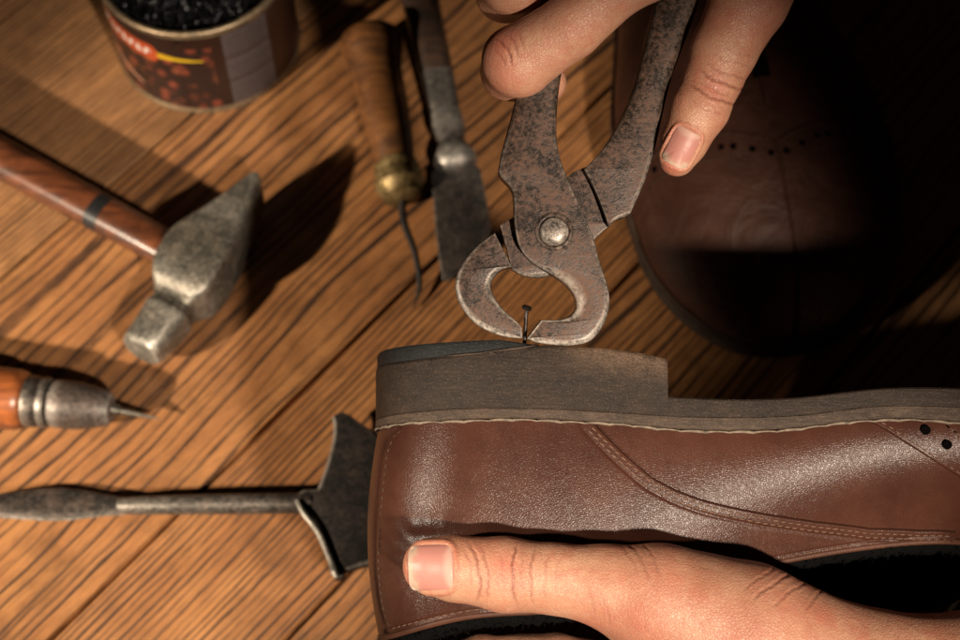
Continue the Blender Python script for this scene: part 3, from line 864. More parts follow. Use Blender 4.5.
def build_shoe(root, T, held):
    global M_LEATHER, M_LEATHER2, M_WELT, M_PALETHREAD, M_THREAD
    if not held:  # second shoe: shade put into its leather, welt and thread colours
        M_LEATHER = M_LEATHER2 = M_SHADELEATHER; M_WELT = M_HEEL; M_PALETHREAD = M_THREAD = plain('shaded_thread', (.05, .026, .017), .7)
    """T: tilted-frame cm -> world cm"""
    ns = 520
    s = np.linspace(.004, 2 * np.pi - .004, ns)
    # ---- upper (one skin round the foot), then the panels stitched over it
    h = np.linspace(0, 1, 72)
    Sg, Hg = np.meshgrid(s, h, indexing='ij')
    P = SH.S(Sg, Hg)
    wear_or_edge = .35 * smooth(.06, 0, Hg)  # mask for a darker tone towards the welt
    mb = MB().grid(T(P), attr=wear_or_edge)
    up = obj('upper', mb, M_LEATHER, root, angle=0)

    def normal(S_, H_):
        a = SH.S(S_, H_, .05) - SH.S(S_, H_)
        return a / np.linalg.norm(a, axis=-1)[..., None]

    # ---- quarter: from the back seam forward, its front edge sweeping down over the vamp
    Lc = SH.inv([(404, 429), (393, 437), (387, 455), (383, 490), (380, 530), (379, 570), (383, 605), (391, 633)])
    Rc_ = SH.inv([(594, 423), (612, 441), (632, 461), (652, 477), (676, 489), (702, 499), (731, 506), (765, 513), (815, 521), (870, 528), (920, 530), (955, 531)])
    sR = Rc_[:, 0]; hR = Rc_[:, 1]
    o = np.argsort(-sR); sR, hR = sR[o], hR[o]                       # decreasing s = towards the toe
    def hR_of(ss): return np.interp(-ss, -sR, hR)
    s_end = sR[-1]
    lo = np.argsort(Lc[:, 1])
    def sL_of(hh): return np.interp(hh, Lc[lo, 1], cspline(np.arange(len(lo)), Lc[lo, 0], np.arange(len(lo))))
    na, nbq = 560, 170
    a = np.linspace(0, 1, na)[:, None]; b = np.linspace(0, 1, nbq)[None, :]
    s0 = np.mean(Lc[:, 0])
    ss = s0 + (s_end - s0) * a
    h0 = np.where(ss > sR[0], 0.0, hR_of(ss))
    hh = h0 + (1.0 - h0) * (b ** 1.0)
    s_corr = (sL_of(hh) - s0) * (1 - a) ** 6
    SS = ss + s_corr + 0 * b
    P = SH.S(SS, hh)
    dL = np.linalg.norm(P - P[0:1], axis=-1)
    RP = SH.S(np.interp(np.linspace(0, 1, 700), np.linspace(0, 1, len(sR)), sR), np.interp(np.linspace(0, 1, 700), np.linspace(0, 1, len(sR)), hR))
    kd = KDTree(700)
    for i, p in enumerate(RP): kd.insert(p, i)
    kd.balance()
    dR = np.array([kd.find(p)[2] for p in P.reshape(-1, 3)]).reshape(P.shape[:2])
    dT = np.where(ss + 0 * b > sR[0], 9.0, np.linalg.norm(P - P[:, :1], axis=-1))
    dC = np.linalg.norm(P - P[:, -1:], axis=-1)
    d = np.minimum(np.minimum(dL, dR), dT)
    edge = np.clip(d / .07, 0, 1)
    off = .085 * np.sqrt(1 - (1 - edge) ** 2) - .012
    off = off - .022 * np.exp(-((d - .34) / .05) ** 2) * (dR < .8) - .018 * np.exp(-((dC - .17) / .04) ** 2)
    # the leather bulges a little between the seams, and wrinkles where the thumb presses
    X = 480 + P[..., 0] * F / (DF - P[..., 2]); Y = 320 - P[..., 1] * F / (DF - P[..., 2])
    if held:
        g = np.exp(-(((X - 408) / 30) ** 2 + ((Y - 562) / 32) ** 2))
        off = off - .06 * g
        ang = np.arctan2(Y - 566, X - 428)
        rr = np.hypot(X - 428, Y - 566)
        ring = np.exp(-((rr - 44) / 15) ** 2) * smooth(-.9, -1.6, np.where(ang > 1.4, ang - 2 * np.pi, ang))
        off = off + 0.007 * ring * np.sin(ang * 17 + .05 * rr)
        off = off + .05 * np.exp(-(((X - 430) / 28) ** 2 + ((Y - 522) / 10) ** 2)) - .035 * np.exp(-(((X - 425) / 22) ** 2 + ((Y - 536) / 6) ** 2))
    wear_or_edge = np.clip(.9 * np.exp(-(d / .035) ** 2) + .25 * np.exp(-((d - .28) / .06) ** 2) * (dR < .7) + .35 * np.exp(-dC / .08), 0, 1)  # mask: darker at the panel edge, the stitch groove and the collar
    PQ = SH.S(SS, hh, off)
    mb = MB().grid(T(PQ), attr=wear_or_edge)
    qt = obj('quarter', mb, M_LEATHER, root, angle=0)
    mb = MB()
    # double rows along the front edge of the quarter
    for dist in (.13, .25):
        sr = np.interp(np.linspace(0, 1, 500), np.linspace(0, 1, len(sR)), sR); hr = np.interp(np.linspace(0, 1, 500), np.linspace(0, 1, len(hR)), hR)
        base = SH.S(sr, hr); t = np.gradient(base, axis=0); n = normal(sr, hr)
        side = np.cross(n, t); side /= np.linalg.norm(side, axis=1)[:, None]
        side *= np.where(side[:, 1:2] < 0, 1, -1)
        Q = base + side * dist
        ok = slice(4, None)
        stitches(mb, T(Q + n * .078)[ok], (T(Q + n) - T(Q))[ok], .155, .055, .024, skew=.010)
    obj('stitching', mb, M_THREAD, qt, angle=0); mb = MB()
    # row along the back seam and along the collar
    hb = np.linspace(.05, .97, 300); sb = sL_of(hb)
    base = SH.S(sb, hb); n = normal(sb, hb); Q = base + np.array([.10, 0, 0]) 
    stitches(mb, T(SH.S(sb - .018, hb, .066)), T(Q + n) - T(Q), .15, .06, .018)
    obj('stitching', mb, M_DARKTHREAD, qt, angle=0); mb = MB()
    sc = np.linspace(s0 - .02, s_end + .2, 400)
    base = SH.S(sc, np.full(400, .968), .072); n = normal(sc, np.full(400, .968))
    stitches(mb, T(base), T(base + n) - T(base), .16, .06, .020)
    obj('stitching', mb, M_THREAD, qt, angle=0)
    # collar binding
    sc = np.linspace(.9, 2 * np.pi - .9, 500)
    mb = MB().tube(T(SH.S(sc, np.full(500, .998), .03)), .085, 10)
    obj('collar_binding', mb, M_LEATHER2, up, angle=0)

    # ---- back strap edge at the heel
    mb = MB()
    hs = np.linspace(.02, .99, 140); st = np.linspace(-1, 1, 26)
    # strap straddling the back of the heel
    Hs, St = np.meshgrid(hs, st, indexing='ij')
    wdt = np.where(St < 0, .0, 0)
    sS = np.where(St < 0, np.pi + (np.pi - sL_of(Hs) - .028) * St * 1.0, np.pi + (np.pi - sL_of(Hs)) * St)
    sS = np.where(St < 0, np.pi + (np.pi - (sL_of(Hs) + .030)) * St, np.pi + (np.pi - (sL_of(Hs) + .03)) * St)
    offs = .075 * np.sqrt(1 - np.abs(St) ** 6) - .01
    P = SH.S(sS, Hs, offs)
    mb.grid(T(P), attr=.3 * np.abs(St) ** 8)
    obj('back_strap', mb, M_LEATHER, root, angle=0)

    # ---- wing cap with punched holes
    Wc = SH.inv([(868, 421), (886, 431), (905, 443), (930, 459), (958, 476)])
    sW = np.concatenate([Wc[:, 0], Wc[-1, 0] - np.array([.04, .09, .15, .22, .30, .40, .52, .65])])
    hW = np.concatenate([Wc[:, 1], Wc[-1, 1] + np.array([.10, .19, .26, .31, .36, .42, .52, .66])])
    if not held: sW, hW = np.array([.93, .92, .89, .84, .78]), np.array([0, .3, .6, .85, 1.0])
    s_front = .02
    na, nbq = 260, 110
    sw = np.linspace(sW[0], s_front, na)[:, None]; b = np.linspace(0, 1, nbq)[None, :]
    hw_ = np.interp(-sw, -sW, hW); hw_ = np.minimum(hw_ + smooth(.62, .2, sw) * .36, 1)
    hh = hw_ * b; SS = sw + 0 * b
    P = SH.S(SS, hh); dE = np.linalg.norm(P - P[:, -1:], axis=-1)
    off = .075 * np.sqrt(1 - (1 - np.clip(dE / .07, 0, 1)) ** 2) - .01
    mb = MB().grid(T(SH.S(SS, hh, off)), attr=.9 * np.exp(-(dE / .035) ** 2))
    wing = obj('wing_cap', mb, M_LEATHER, root, angle=0)
    mb = MB().grid(T(SH.S(2 * np.pi - SS, hh, off)), attr=.9 * np.exp(-(dE / .035) ** 2))
    obj('wing_cap', mb, M_LEATHER, root, angle=0)
    for far in (False, True):
        mb = MB(); holes = MB()
        swq = np.linspace(sW[0] - .004, .45 if held else sW[-1] + .002, 500); hq = np.interp(-swq, -sW, hW)
        sx = 2 * np.pi - swq if far else swq
        base = SH.S(sx, hq); t = np.gradient(base, axis=0); n = normal(sx, hq)
        side = np.cross(n, t); side /= np.linalg.norm(side, axis=1)[:, None]
        side *= np.where(side[:, 1:2] > 0, 1, -1)
        for dist in (.12, .95):
            Q = base + side * dist
            if dist > .5: Q = Q[40:]; nn = n[40:]
            else: nn = n
            stitches(mb, T(Q + nn * .07), T(Q + nn) - T(Q), .15, .06, .022)
        Q = resample((base + side * .56)[30:], 26 if held else 9); nn = resample(n[30:], 26 if held else 9)
        for j, (q, m_) in enumerate(zip(Q, nn)):
            w0, w1 = T(q[None] + m_ * .055)[0], T(q[None] + m_)[0]
            ax_ = w1 - T(q[None])[0]
            holes.lathe(w0, ax_, [(.0, .01), (.0, .095), (.018, .125), (.03, .115), (.022, .092), (.012, .08), (.012, .001)], 16)
        obj('stitching', mb, M_THREAD, wing, angle=0)
        obj('punched_holes', holes, M_HOLE, wing, angle=0)

    # ---- outsole, welt, heel block, rubber heel tip
    def wall(levels, ss, attr=None):
        """levels: (v function, outline inset)"""
        rows = []
        for vf, ins in levels:
            u, w = SH.out(ss, ins); rows.append(SH.roll(u, vf(u), w))
        return np.stack(rows, 1)
    ss = np.linspace(.0005, 2 * np.pi - .0005, 700)

    def capped(mb, P, top=True, bottom=True, nfill=10):
        mb.grid(T(P), closed_u=True)
        n = P.shape[0] // 2
        for k, flag in ((0, top), (-1, bottom)):
            if not flag: continue
            near, far = P[:n, k], P[::-1][:n, k]
            t = np.linspace(0, 1, nfill)[None, :, None]
            mb.grid(T(near[:, None] * (1 - t) + far[:, None] * t))
    mb = MB(); capped(mb, wall([(lambda u: SH.vT(u) - .0, .05), (lambda u: SH.vT(u) - .04, .01), (lambda u: SH.vT(u) - .12, .0), (lambda u: SH.vM(u) + .02, .0), (SH.vM, .015)], ss))
    obj('outsole', mb, M_HEEL, root, angle=35)
    mb = MB(); capped(mb, wall([(SH.vM, .02), (lambda u: SH.vM(u) - .02, -.01), (lambda u: .5 * (SH.vM(u) + SH.vB(u)), -.02), (lambda u: SH.vB(u) + .03, -.015), (SH.vB, .02)], ss))
    wl = obj('welt', mb, M_WELT, root, angle=35)
    # scalloped pale seam where the upper meets the welt
    sq = np.linspace(.4, 2 * np.pi - .4, 2600)
    u, w = SH.out(sq, -.012)
    arc = np.concatenate([[0], np.cumsum(np.hypot(np.diff(u), np.diff(w)))])
    scal = .030 * np.abs(np.sin(arc * np.pi / .62)) ** .6 + .02 * np.sin(arc * 1.7) * np.sin(arc * .6)
    Q = SH.roll(u, SH.vB(u) - .055 + scal, w)
    mb = MB().tube(T(Q), .032 + .010 * np.sin(arc * 5.1), 7)
    obj('welt_seam', mb, M_PALETHREAD, wl, angle=0)
    # heel: U-shaped block ending at a straight breast
    ue = float(uv_of(669, 0)[0])
    sh0 = float(np.interp(-ue, -SH.us(np.linspace(.2, 3, 4000)), np.linspace(.2, 3, 4000)))
    sq = np.linspace(sh0, 2 * np.pi - sh0, 420)
    def topv(u): return np.where(u < 1.65, SH.vR(u), SH.vH(u))
    def hb_levels(): return [(lambda u: topv(u), .05), (lambda u: topv(u) - .04, -.0), (lambda u: topv(u) - .10, -.02), (lambda u: .5 * topv(u) + .5 * SH.vM(u), -.012), (lambda u: SH.vM(u) + .02, -.012), (lambda u: SH.vM(u) + .01, .1)]
    P = wall(hb_levels(), sq)
    # slight unevenness of the sanded edge
    mb = MB(); capped(mb, P)
    wl_ = np.zeros(P.shape[:2]); wl_[:, :3] = [.9, .9, .7]; wl_ *= smooth(1.5, 3.5, P[..., 0])
    mb.a[0] = wl_.ravel()
    obj('heel', mb, M_HEEL, root, angle=40)
    s1 = float(np.interp(-1.45, -SH.us(np.linspace(1, 3.14, 4000)), np.linspace(1, 3.14, 4000)))
    sq = np.linspace(s1, 2 * np.pi - s1, 320)
    def bump_(u): return .012 * np.sin(u * 3.1) * np.sin(u * 7.7)
    P = wall([(lambda u: SH.vH(u), .14), (lambda u: SH.vH(u) - .01, .05), (lambda u: np.maximum(SH.vH(u) - .07, SH.vR(u)), .015), (lambda u: SH.vR(u) + .004, .02), (lambda u: SH.vR(u) - .03, .06)], sq)
    mb = MB(); capped(mb, P)
    obj('heel_tip', mb, M_RUBBER, root, angle=40)
    if held:
        # torn fibres along the edge of the heel tip
        mb = MB()
        for x0, x1, y0, y1 in [(484, 536, 352.5, 345.5), (489, 496, 352.2, 353.5), (497, 532, 350.5, 346.5), (446, 486, 356.5, 352.8)]:
            pts = curve([hp(x0, y0, .035), hp((x0 + x1) / 2, (y0 + y1) / 2 + rng.uniform(-.8, .8), .05), hp(x1, y1, .02)], 20)
            uu = pts[:, 0]; _, wv = SH.out(np.interp(-uu, -SH.us(np.linspace(.5, 3.14, 3000)), np.linspace(.5, 3.14, 3000)), -.03)
            pts[:, 2] = wv - SH.ROLL * (pts[:, 1] + 1.5)
            mb.tube(tilt(pts), .022 * np.sin(np.linspace(.15, 3.0, 20)) + .006, 6)
        obj('torn_edge', mb, M_WELT, root, angle=0)

    # ---- lining: fleece showing beyond the collar
    sc = np.linspace(.95, 2 * np.pi - .95, 700); hh = np.linspace(.45, 1.0, 40)
    Sg, Hg = np.meshgrid(sc, hh, indexing='ij')
    inn = SH.S(Sg, Hg, -.18 - .22 * smooth(.6, 1, Hg) * 0)
    mb = MB().grid(T(inn))
    k = 16; a = np.linspace(0, 2 * np.pi, k, endpoint=False)
    base = SH._S(sc, np.ones(700)); cen = base + np.stack([(6 - base[:, 0]) * .03, np.full(700, -.02), (SH.WC - base[:, 2]) * .13], -1)
    cen[:, 1] -= .04
    cen = SH.roll(cen[:, 0], cen[:, 1], cen[:, 2])
    tt = np.gradient(cen, axis=0); tt /= np.linalg.norm(tt, axis=1)[:, None]
    up_ = np.tile([0, 1.0, 0], (700, 1)); sd_ = np.cross(tt, up_); sd_ /= np.linalg.norm(sd_, axis=1)[:, None]; uu_ = np.cross(sd_, tt)
    rr = .27 + .05 * rng.normal(size=(700, k)) * .6
    ring = cen[:, None] + rr[..., None] * (np.cos(a)[None, :, None] * sd_[:, None] + np.sin(a)[None, :, None] * uu_[:, None])
    mb.loft(T(ring))
    lin = obj('lining', mb, M_FLEECE, root, angle=0)
    # tufts of the pile
    mb = MB()
    for i in range(2600):
        j = rng.integers(20, 680); q = rng.random() * 2 * np.pi
        c0 = cen[j] + .24 * (np.cos(q) * sd_[j] + np.sin(q) * uu_[j])
        dd = np.cos(q) * sd_[j] + np.sin(q) * uu_[j] + .9 * rng.normal(size=3)
        dd /= np.linalg.norm(dd)
        c1 = c0 + dd * .09; c2 = c1 + (dd + .8 * rng.normal(size=3)) * .05
        mb.tube(T(np.array([c0, c1, c2])), np.array([.016, .013, .004]), 4)
    obj('pile', mb, M_FLEECE, lin, angle=0)


shoe = thing('shoe', 'upturned brown leather shoe held sole up, with a thick heel being repaired', 'shoe', tilt(np.array([12.0, -4, -3.4])), RHAND)
build_shoe(shoe, tilt, True)

# ---------------------------------------------------------------- the other shoe, standing on the bench behind
toe = tp(790, 352, 0.4); heel_ = tp(655, -120, 0.4)
dU = toe - heel_; dU[2] = 0; dU /= np.linalg.norm(dU)
dWv = np.cross(dU, Z)                                             # lateral
SCL = 1.06
T0 = toe - dU * 27.4 * SCL
VB = float(SH.vT(np.array([15.0]))[0])
def T2(P):
    P = np.asarray(P, float); u, v, w = P[..., 0], P[..., 1], P[..., 2]
    w = w + SH.ROLL * (v + 1.5); v = v - SH.ROLL * w
    vv = np.maximum(.46 - v, 0) - .0
    lift = 0.0
    return T0 + SCL * (u[..., None] * dU + (w - SH.WC)[..., None] * dWv) + SCL * (np.asarray(vv - .5)[..., None]) * Z
shoe2 = thing('shoe', 'brown brogue shoe standing in shadow on the bench behind the pincers', 'shoe', (toe + heel_) / 2 * np.array([1, 1, 0]))
def lowest():
    u = np.linspace(-2, 27, 200)
    return min(float(T2(SH.roll(u, SH.vT(u), np.full(200, SH.WC)))[:, 2].min()), float(T2(SH.roll(u[:50], SH.vH(u[:50]), np.full(50, SH.WC)))[:, 2].min()))
T0[2] -= lowest() - .01
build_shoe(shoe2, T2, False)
# laced front: tongue, facings' eyelets and laces
mb = MB()
uq = np.linspace(8.5, 16, 40); wq = np.linspace(-1, 1, 14)
Ug, Wg = np.meshgrid(uq, wq, indexing='ij')
mb.grid(T2(SH.roll(Ug, SH.vC(Ug) - .25 + .35 * Wg ** 2, SH.WC + 1.5 * Wg)))
obj('tongue', mb, M_LEATHER2, shoe2, angle=0)
M_LACE = plain('dark_lace', (.03, .016, .010), .7, bump=.03, scale=14)
for k in range(4):
    u0 = 10.6 + k * 1.1
    x = np.linspace(-1, 1, 24)
    Q = SH.roll(u0 + .25 * x, SH.vC(np.full(24, u0)) - .42 + .40 * x ** 2, SH.WC + 1.5 * x)
    obj('lace', MB().tube(T2(Q), .17, 10), M_LACE, shoe2, angle=0)
# ---------------------------------------------------------------- pincers
pin = thing('pincers', 'rusty old carpenter pincers gripping a nail above the heel of the shoe', 'pincers', tilt(hp(554, 231, -.6)), RHAND)
TH = 1.05
A_out = [  # left handle running down through the rivet to the right jaw: x, y, bevel, corner
    (527, 338.5, .05, 1), (534, 342, .14, 0), (548, 344.6, .16, 0), (565, 346, .17, 0), (584, 344, .18, 0), (596, 336.6, .19, 0), (605, 323, .18, 0), (609.5, 308, .16, 0), (609.5, 293, .14, 0), (605, 276, .12, 0),
    (599, 258, .10, 0), (594.7, 241, .10, 0), (588, 224, .10, 0), (580.6, 207, .09, 0), (568, 179, .10, 0), (561, 160, .10, 0), (557, 139, .13, 0), (558, 101, .20, 0), (563, 67, .26, 0), (576, 20, .32, 0), (600, -50, .35, 0), (628, -140, .36, 0), (640, -200, .36, 0),
    (634, -216, .30, 0), (612, -218, .30, 0), (600, -205, .36, 0), (586, -140, .36, 0), (556, -50, .35, 0), (534, 30, .32, 0), (520, 80, .26, 0), (509, 124, .20, 0), (502, 150, .15, 0), (498, 170, .12, 1), (501, 177, .14, 0), (508, 184, .12, 0), (513, 194, .10, 0), (514, 216, .09, 0), (516, 235, .08, 0), (521, 250, .08, 0),
    (530.6, 261.5, .09, 1), (541.5, 269, .12, 0), (557, 278, .26, 0), (569, 288, .32, 0), (576, 300, .30, 0), (575, 311, .24, 0), (565, 318.5, .14, 0), (552, 320, .08, 0), (541.5, 320, .06, 1)]
B_jaw = [(522.5, 338.5, .05, 1), (510, 337.8, .13, 0), (496, 334.5, .16, 0), (477.5, 325.5, .18, 0), (463.5, 311, .18, 0), (456, 295, .17, 0), (455.6, 279, .15, 0), (462.5, 263, .13, 0), (476.5, 246, .11, 0), (494.7, 232.5, .07, 1),
         (503, 249, .05, 0), (512, 267, .05, 1), (504, 269, .12, 0), (496, 275, .17, 0), (491, 285, .18, 0), (494.7, 297, .16, 0), (504, 310, .11, 0), (516, 321, .06, 0), (522, 328, .04, 1)]
B_hand = [(584, 169, .06, 1), (596, 192, .05, 0), (609, 226.5, .05, 1), (616, 220, .10, 0), (623, 217.5, .10, 0), (631, 213, .08, 1), (637, 200, .12, 0), (644, 184, .12, 0), (652, 160, .13, 0), (656, 146, .15, 0), (662, 120, .22, 0), (669, 90, .28, 0), (680, 56, .32, 0), (697, 10, .34, 0), (716, -60, .34, 0), (735, -150, .34, 0), (738, -200, .33, 0),
          (729, -213, .28, 0), (706, -212, .28, 0), (697, -198, .33, 0), (690, -140, .34, 0), (676, -55, .34, 0), (657, 0, .30, 0), (645, 45, .28, 0), (633, 90, .22, 0), (618, 124, .15, 0), (602, 150, .10, 0)]
B_lap = [(500, 225, .05, 1), (515, 216, .05, 0), (540, 200, .05, 0), (573, 172, .05, 1), (590, 165, .04, 1), (612, 224, .04, 1), (598, 236, .05, 0), (575, 262, .06, 1), (545, 277, .16, 0), (523, 276, .10, 1), (512, 270, .05, 1)]


def plate_px(rows, T, wc, step=2.0):
    P = outline(rows, step)
    u, v = uv_of(P[:, 0], P[:, 1], wc + T / 2)
    m = plate(np.column_stack([u, v, P[:, 2]]), T, lambda x, y, z: H(x, y, z + wc), 5)
    w = np.interp(np.tile(P[:, 1], len(m.a[0]) // len(P)), [120, 165, 255, 300, 330], [.10, .40, .42, .60, 1.0])
    m.a[0] = m.a[0] * w
    X_, Y_, b_ = np.tile(P.T, (1, len(m.a[0]) // len(P)))
    m.r = smooth(.20, .27, b_) * smooth(250, 275, Y_) * smooth(322, 312, Y_) * smooth(547, 560, X_) * smooth(584, 578, X_)
    return m
def merge(*mbs):
    r = MB()
    for m in mbs: r.add(np.concatenate(m.v), m.f, 0, np.concatenate(m.a)); r.m[-len(m.m):] = m.m
    return r
WC_ = -.12 - TH / 2
lev_a = None
ma = plate_px(A_out, TH, WC_)
lev_a = obj('lever', ma, M_IRON, pin, angle=28, extra={'rusty': ma.r})
lev_b = obj('lever', merge(plate_px(B_jaw, TH, WC_ - .03), plate_px(B_hand, TH, WC_ - .03), plate_px(B_lap, TH * .52, WC_ - TH * .22)), M_IRON, pin, angle=28)
lev_a['label'] = 'lever with left handle and right jaw, crossing in front'
lev_b['label'] = 'lever with right handle and left jaw, crossing behind'
rc = tilt(hp(554, 231.5, -.12))
mb = MB().lathe(rc, -FWD, [(-.08, .52), (.0, .50), (.035, .46), (.05, .42), (.035, .385), (.05, .375), (.12, .36), (.17, .31), (.20, .22), (.215, .10), (.217, .01)], 40, attr=[0, .1, .2, .1, 0, .2, .6, .6, .35, .3, .3])
obj('rivet', mb, M_IRON, pin, angle=35)

# ---------------------------------------------------------------- the nail
n0, n1 = tilt(hp(524.3, 346, -.62)), tilt(hp(526.6, 308.5, -.42))
nx = n1 - n0; ln = np.linalg.norm(nx)
mb = MB().lathe(n0, nx, [(-.1, .03), (0, .05), (ln - .03, .05), (ln - .01, .07), (ln, .085)], 16)
nf = frame_at(n0)
M_NAIL = iron('nail_steel', (.025, .023, .022), (.05, .045, .042), rustamt=.2, rough=.4, metal=.8)
nail = thing('nail', 'thin black nail sticking up from the heel between the pincer jaws', 'nail', n0)
obj('shank', mb, M_NAIL, nail)
hd = nx / ln + np.array([.25, -.25, .35]); hd /= np.linalg.norm(hd)
mb = MB().lathe(n1, hd, [(-.03, .05), (-.02, .10), (.0, .125), (.03, .125), (.045, .10), (.05, .02)], 24)
obj('head', mb, M_NAIL, nail)
# ---------------------------------------------------------------- hands: one continuous surface each, grown from a distance field
def cone(p, a, b, ra, rb, flat=1.0, axis=(0, 0, 1)):
    """round cone; flat < 1 squeezes it along axis"""
    a = np.asarray(a, np.float32); b = np.asarray(b, np.float32)
    if flat != 1.0:
        n = np.asarray(axis, np.float32); n = n / np.linalg.norm(n)
        def sq(x): return x + ((x - a) @ n)[..., None] * n * (1 / flat - 1)
        p = sq(p); b = sq(b)
    ba = b - a; l2 = float(ba @ ba); rr = ra - rb; a2 = l2 - rr * rr; il2 = 1 / l2
    pa = p - a; y = pa @ ba; z = y - l2
    x2 = np.maximum((pa * l2 - y[..., None] * ba) ** 2, 0).sum(-1)
    y2 = y * y * l2; z2 = z * z * l2
    k = np.sign(rr) * rr * rr * x2
    d1 = np.sqrt(x2 + z2) * il2 - rb
    d2 = np.sqrt(x2 + y2) * il2 - ra
    d3 = (np.sqrt(np.maximum(x2 * a2 * il2, 0)) + y * rr) * il2 - ra
    d = np.where(np.sign(z) * a2 * z2 > k, d1, np.where(np.sign(y) * a2 * y2 < k, d2, d3))
    return d * (min(flat, 1.0) ** .5)


def smin(a, b, k):
    h = np.maximum(k - np.abs(a - b), 0) / k
    return np.minimum(a, b) - h * h * k * .25


class Hand:
    def __init__(self, chains, press=None):
        """chains: list of (points [(x, y, z, r)], k between links, k to the rest, flat, axis)"""
        self.ch = chains; self.press = press

    def __call__(self, p):
        p = np.asarray(p, np.float32); tot = None
        for pts, kin, kout, flat, ax in self.ch:
            d = None
            for a, b in zip(pts[:-1], pts[1:]):
                c = cone(p, a[:3], b[:3], a[3], b[3], flat, ax)
                d = c if d is None else smin(d, c, kin)
            tot = d if tot is None else smin(tot, d, kout)
        if self.press is not None: tot = self.press(p, tot)
        return tot

    def mesh(self, lo, hi, h):
        lo = np.asarray(lo, float); hi = np.asarray(hi, float)
        B = 12
        n = np.ceil((hi - lo) / h / B).astype(int)
        N = n * B + 1
        f = np.full(N, 5.0, np.float32)
        cen = [lo[k] + (np.arange(n[k]) + .5) * B * h for k in range(3)]
        G = np.stack(np.meshgrid(*cen, indexing='ij'), -1)
        d = self(G.reshape(-1, 3)).reshape(n)
        rad = B * h * .87 * 1.35 + .12
        loc = np.stack(np.meshgrid(*[np.arange(B + 1)] * 3, indexing='ij'), -1).reshape(-1, 3)
        f_sign = np.repeat(np.repeat(np.repeat(np.sign(d), B, 0), B, 1), B, 2) * 5
        f[:-1, :-1, :-1] = f_sign
        idx = np.argwhere(np.abs(d) < rad)
        for s in range(0, len(idx), 60):
            blk = idx[s:s + 60]
            I = blk[:, None, :] * B + loc[None]
            val = self(lo + I.reshape(-1, 3) * h)
            f[I[..., 0].ravel(), I[..., 1].ravel(), I[..., 2].ravel()] = val
        f[0] = f[-1] = 5; f[:, 0] = f[:, -1] = 5; f[:, :, 0] = f[:, :, -1] = 5
        return nets(f, lo, h)

    def project(self, V, it=2):
        e = .01
        for _ in range(it):
            d = self(V)
            g = np.stack([self(V + np.eye(3)[k] * e) - self(V - np.eye(3)[k] * e) for k in range(3)], -1) / (2 * e)
            g2 = np.maximum((g * g).sum(-1), .05)
            V = V - np.clip(d / g2, -.05, .05)[:, None] * g
        return V, g / np.linalg.norm(g, axis=1)[:, None]

    def front(self, u, v, w0=4.5):
        """w of the surface seen from the camera side, along the w axis"""
        u = np.asarray(u, float); w = np.full(u.shape, w0)
        for _ in range(90):
            d = self(np.stack([u, v, w], -1).reshape(-1, 3)).reshape(u.shape)
            w = w - np.clip(d * .7, -.2, .5)
        return w


def nets(f, lo, h):
    s = f < 0
    c = [s[i:s.shape[0] - 1 + i, j:s.shape[1] - 1 + j, k:s.shape[2] - 1 + k] for i in (0, 1) for j in (0, 1) for k in (0, 1)]
    cnt = sum(x.astype(np.int8) for x in c)
    act = (cnt > 0) & (cnt < 8)
    cells = np.argwhere(act)
    ids = np.full(act.shape, -1, np.int64); ids[act] = np.arange(len(cells))
    acc = np.zeros((len(cells), 3)); num = np.zeros(len(cells))
    cor = [(i, j, k) for i in (0, 1) for j in (0, 1) for k in (0, 1)]
    val = {q: f[cells[:, 0] + q[0], cells[:, 1] + q[1], cells[:, 2] + q[2]] for q in cor}
    for a in cor:
        for ax in range(3):
            if a[ax]: continue
            b = list(a); b[ax] = 1; b = tuple(b)
            fa, fb = val[a], val[b]; m = (fa < 0) != (fb < 0)
            t = np.where(m, fa / np.where(m, fa - fb, 1), 0)
            p = np.array(a, float)[None] + 0 * acc; p[:, ax] += t
            acc += p * m[:, None]; num += m
    V = lo + (cells + acc / num[:, None]) * h
    faces = []
    for ax in range(3):
        o1, o2 = [(1, 2), (2, 0), (0, 1)][ax]
        sl0 = [slice(None)] * 3; sl1 = [slice(None)] * 3
        sl0[ax] = slice(None, -1); sl1[ax] = slice(1, None)
        ch = s[tuple(sl0)] != s[tuple(sl1)]
        e = np.argwhere(ch)
        e = e[(e[:, o1] > 0) & (e[:, o2] > 0) & (e[:, o1] < f.shape[o1] - 1) & (e[:, o2] < f.shape[o2] - 1)]
        inside = s[e[:, 0], e[:, 1], e[:, 2]]
        def cid(d1, d2):
            q = e.copy(); q[:, o1] += d1; q[:, o2] += d2
            return ids[q[:, 0], q[:, 1], q[:, 2]]
        quad = np.stack([cid(-1, -1), cid(0, -1), cid(0, 0), cid(-1, 0)], 1)
        quad[~inside] = quad[~inside][:, ::-1]
        faces.append(quad)
    return V, np.concatenate(faces)


def PX(x, y, w, r): return (*hp(x, y, w), r)
M_SKIN, M_FNAIL = skin(), nail_mat()


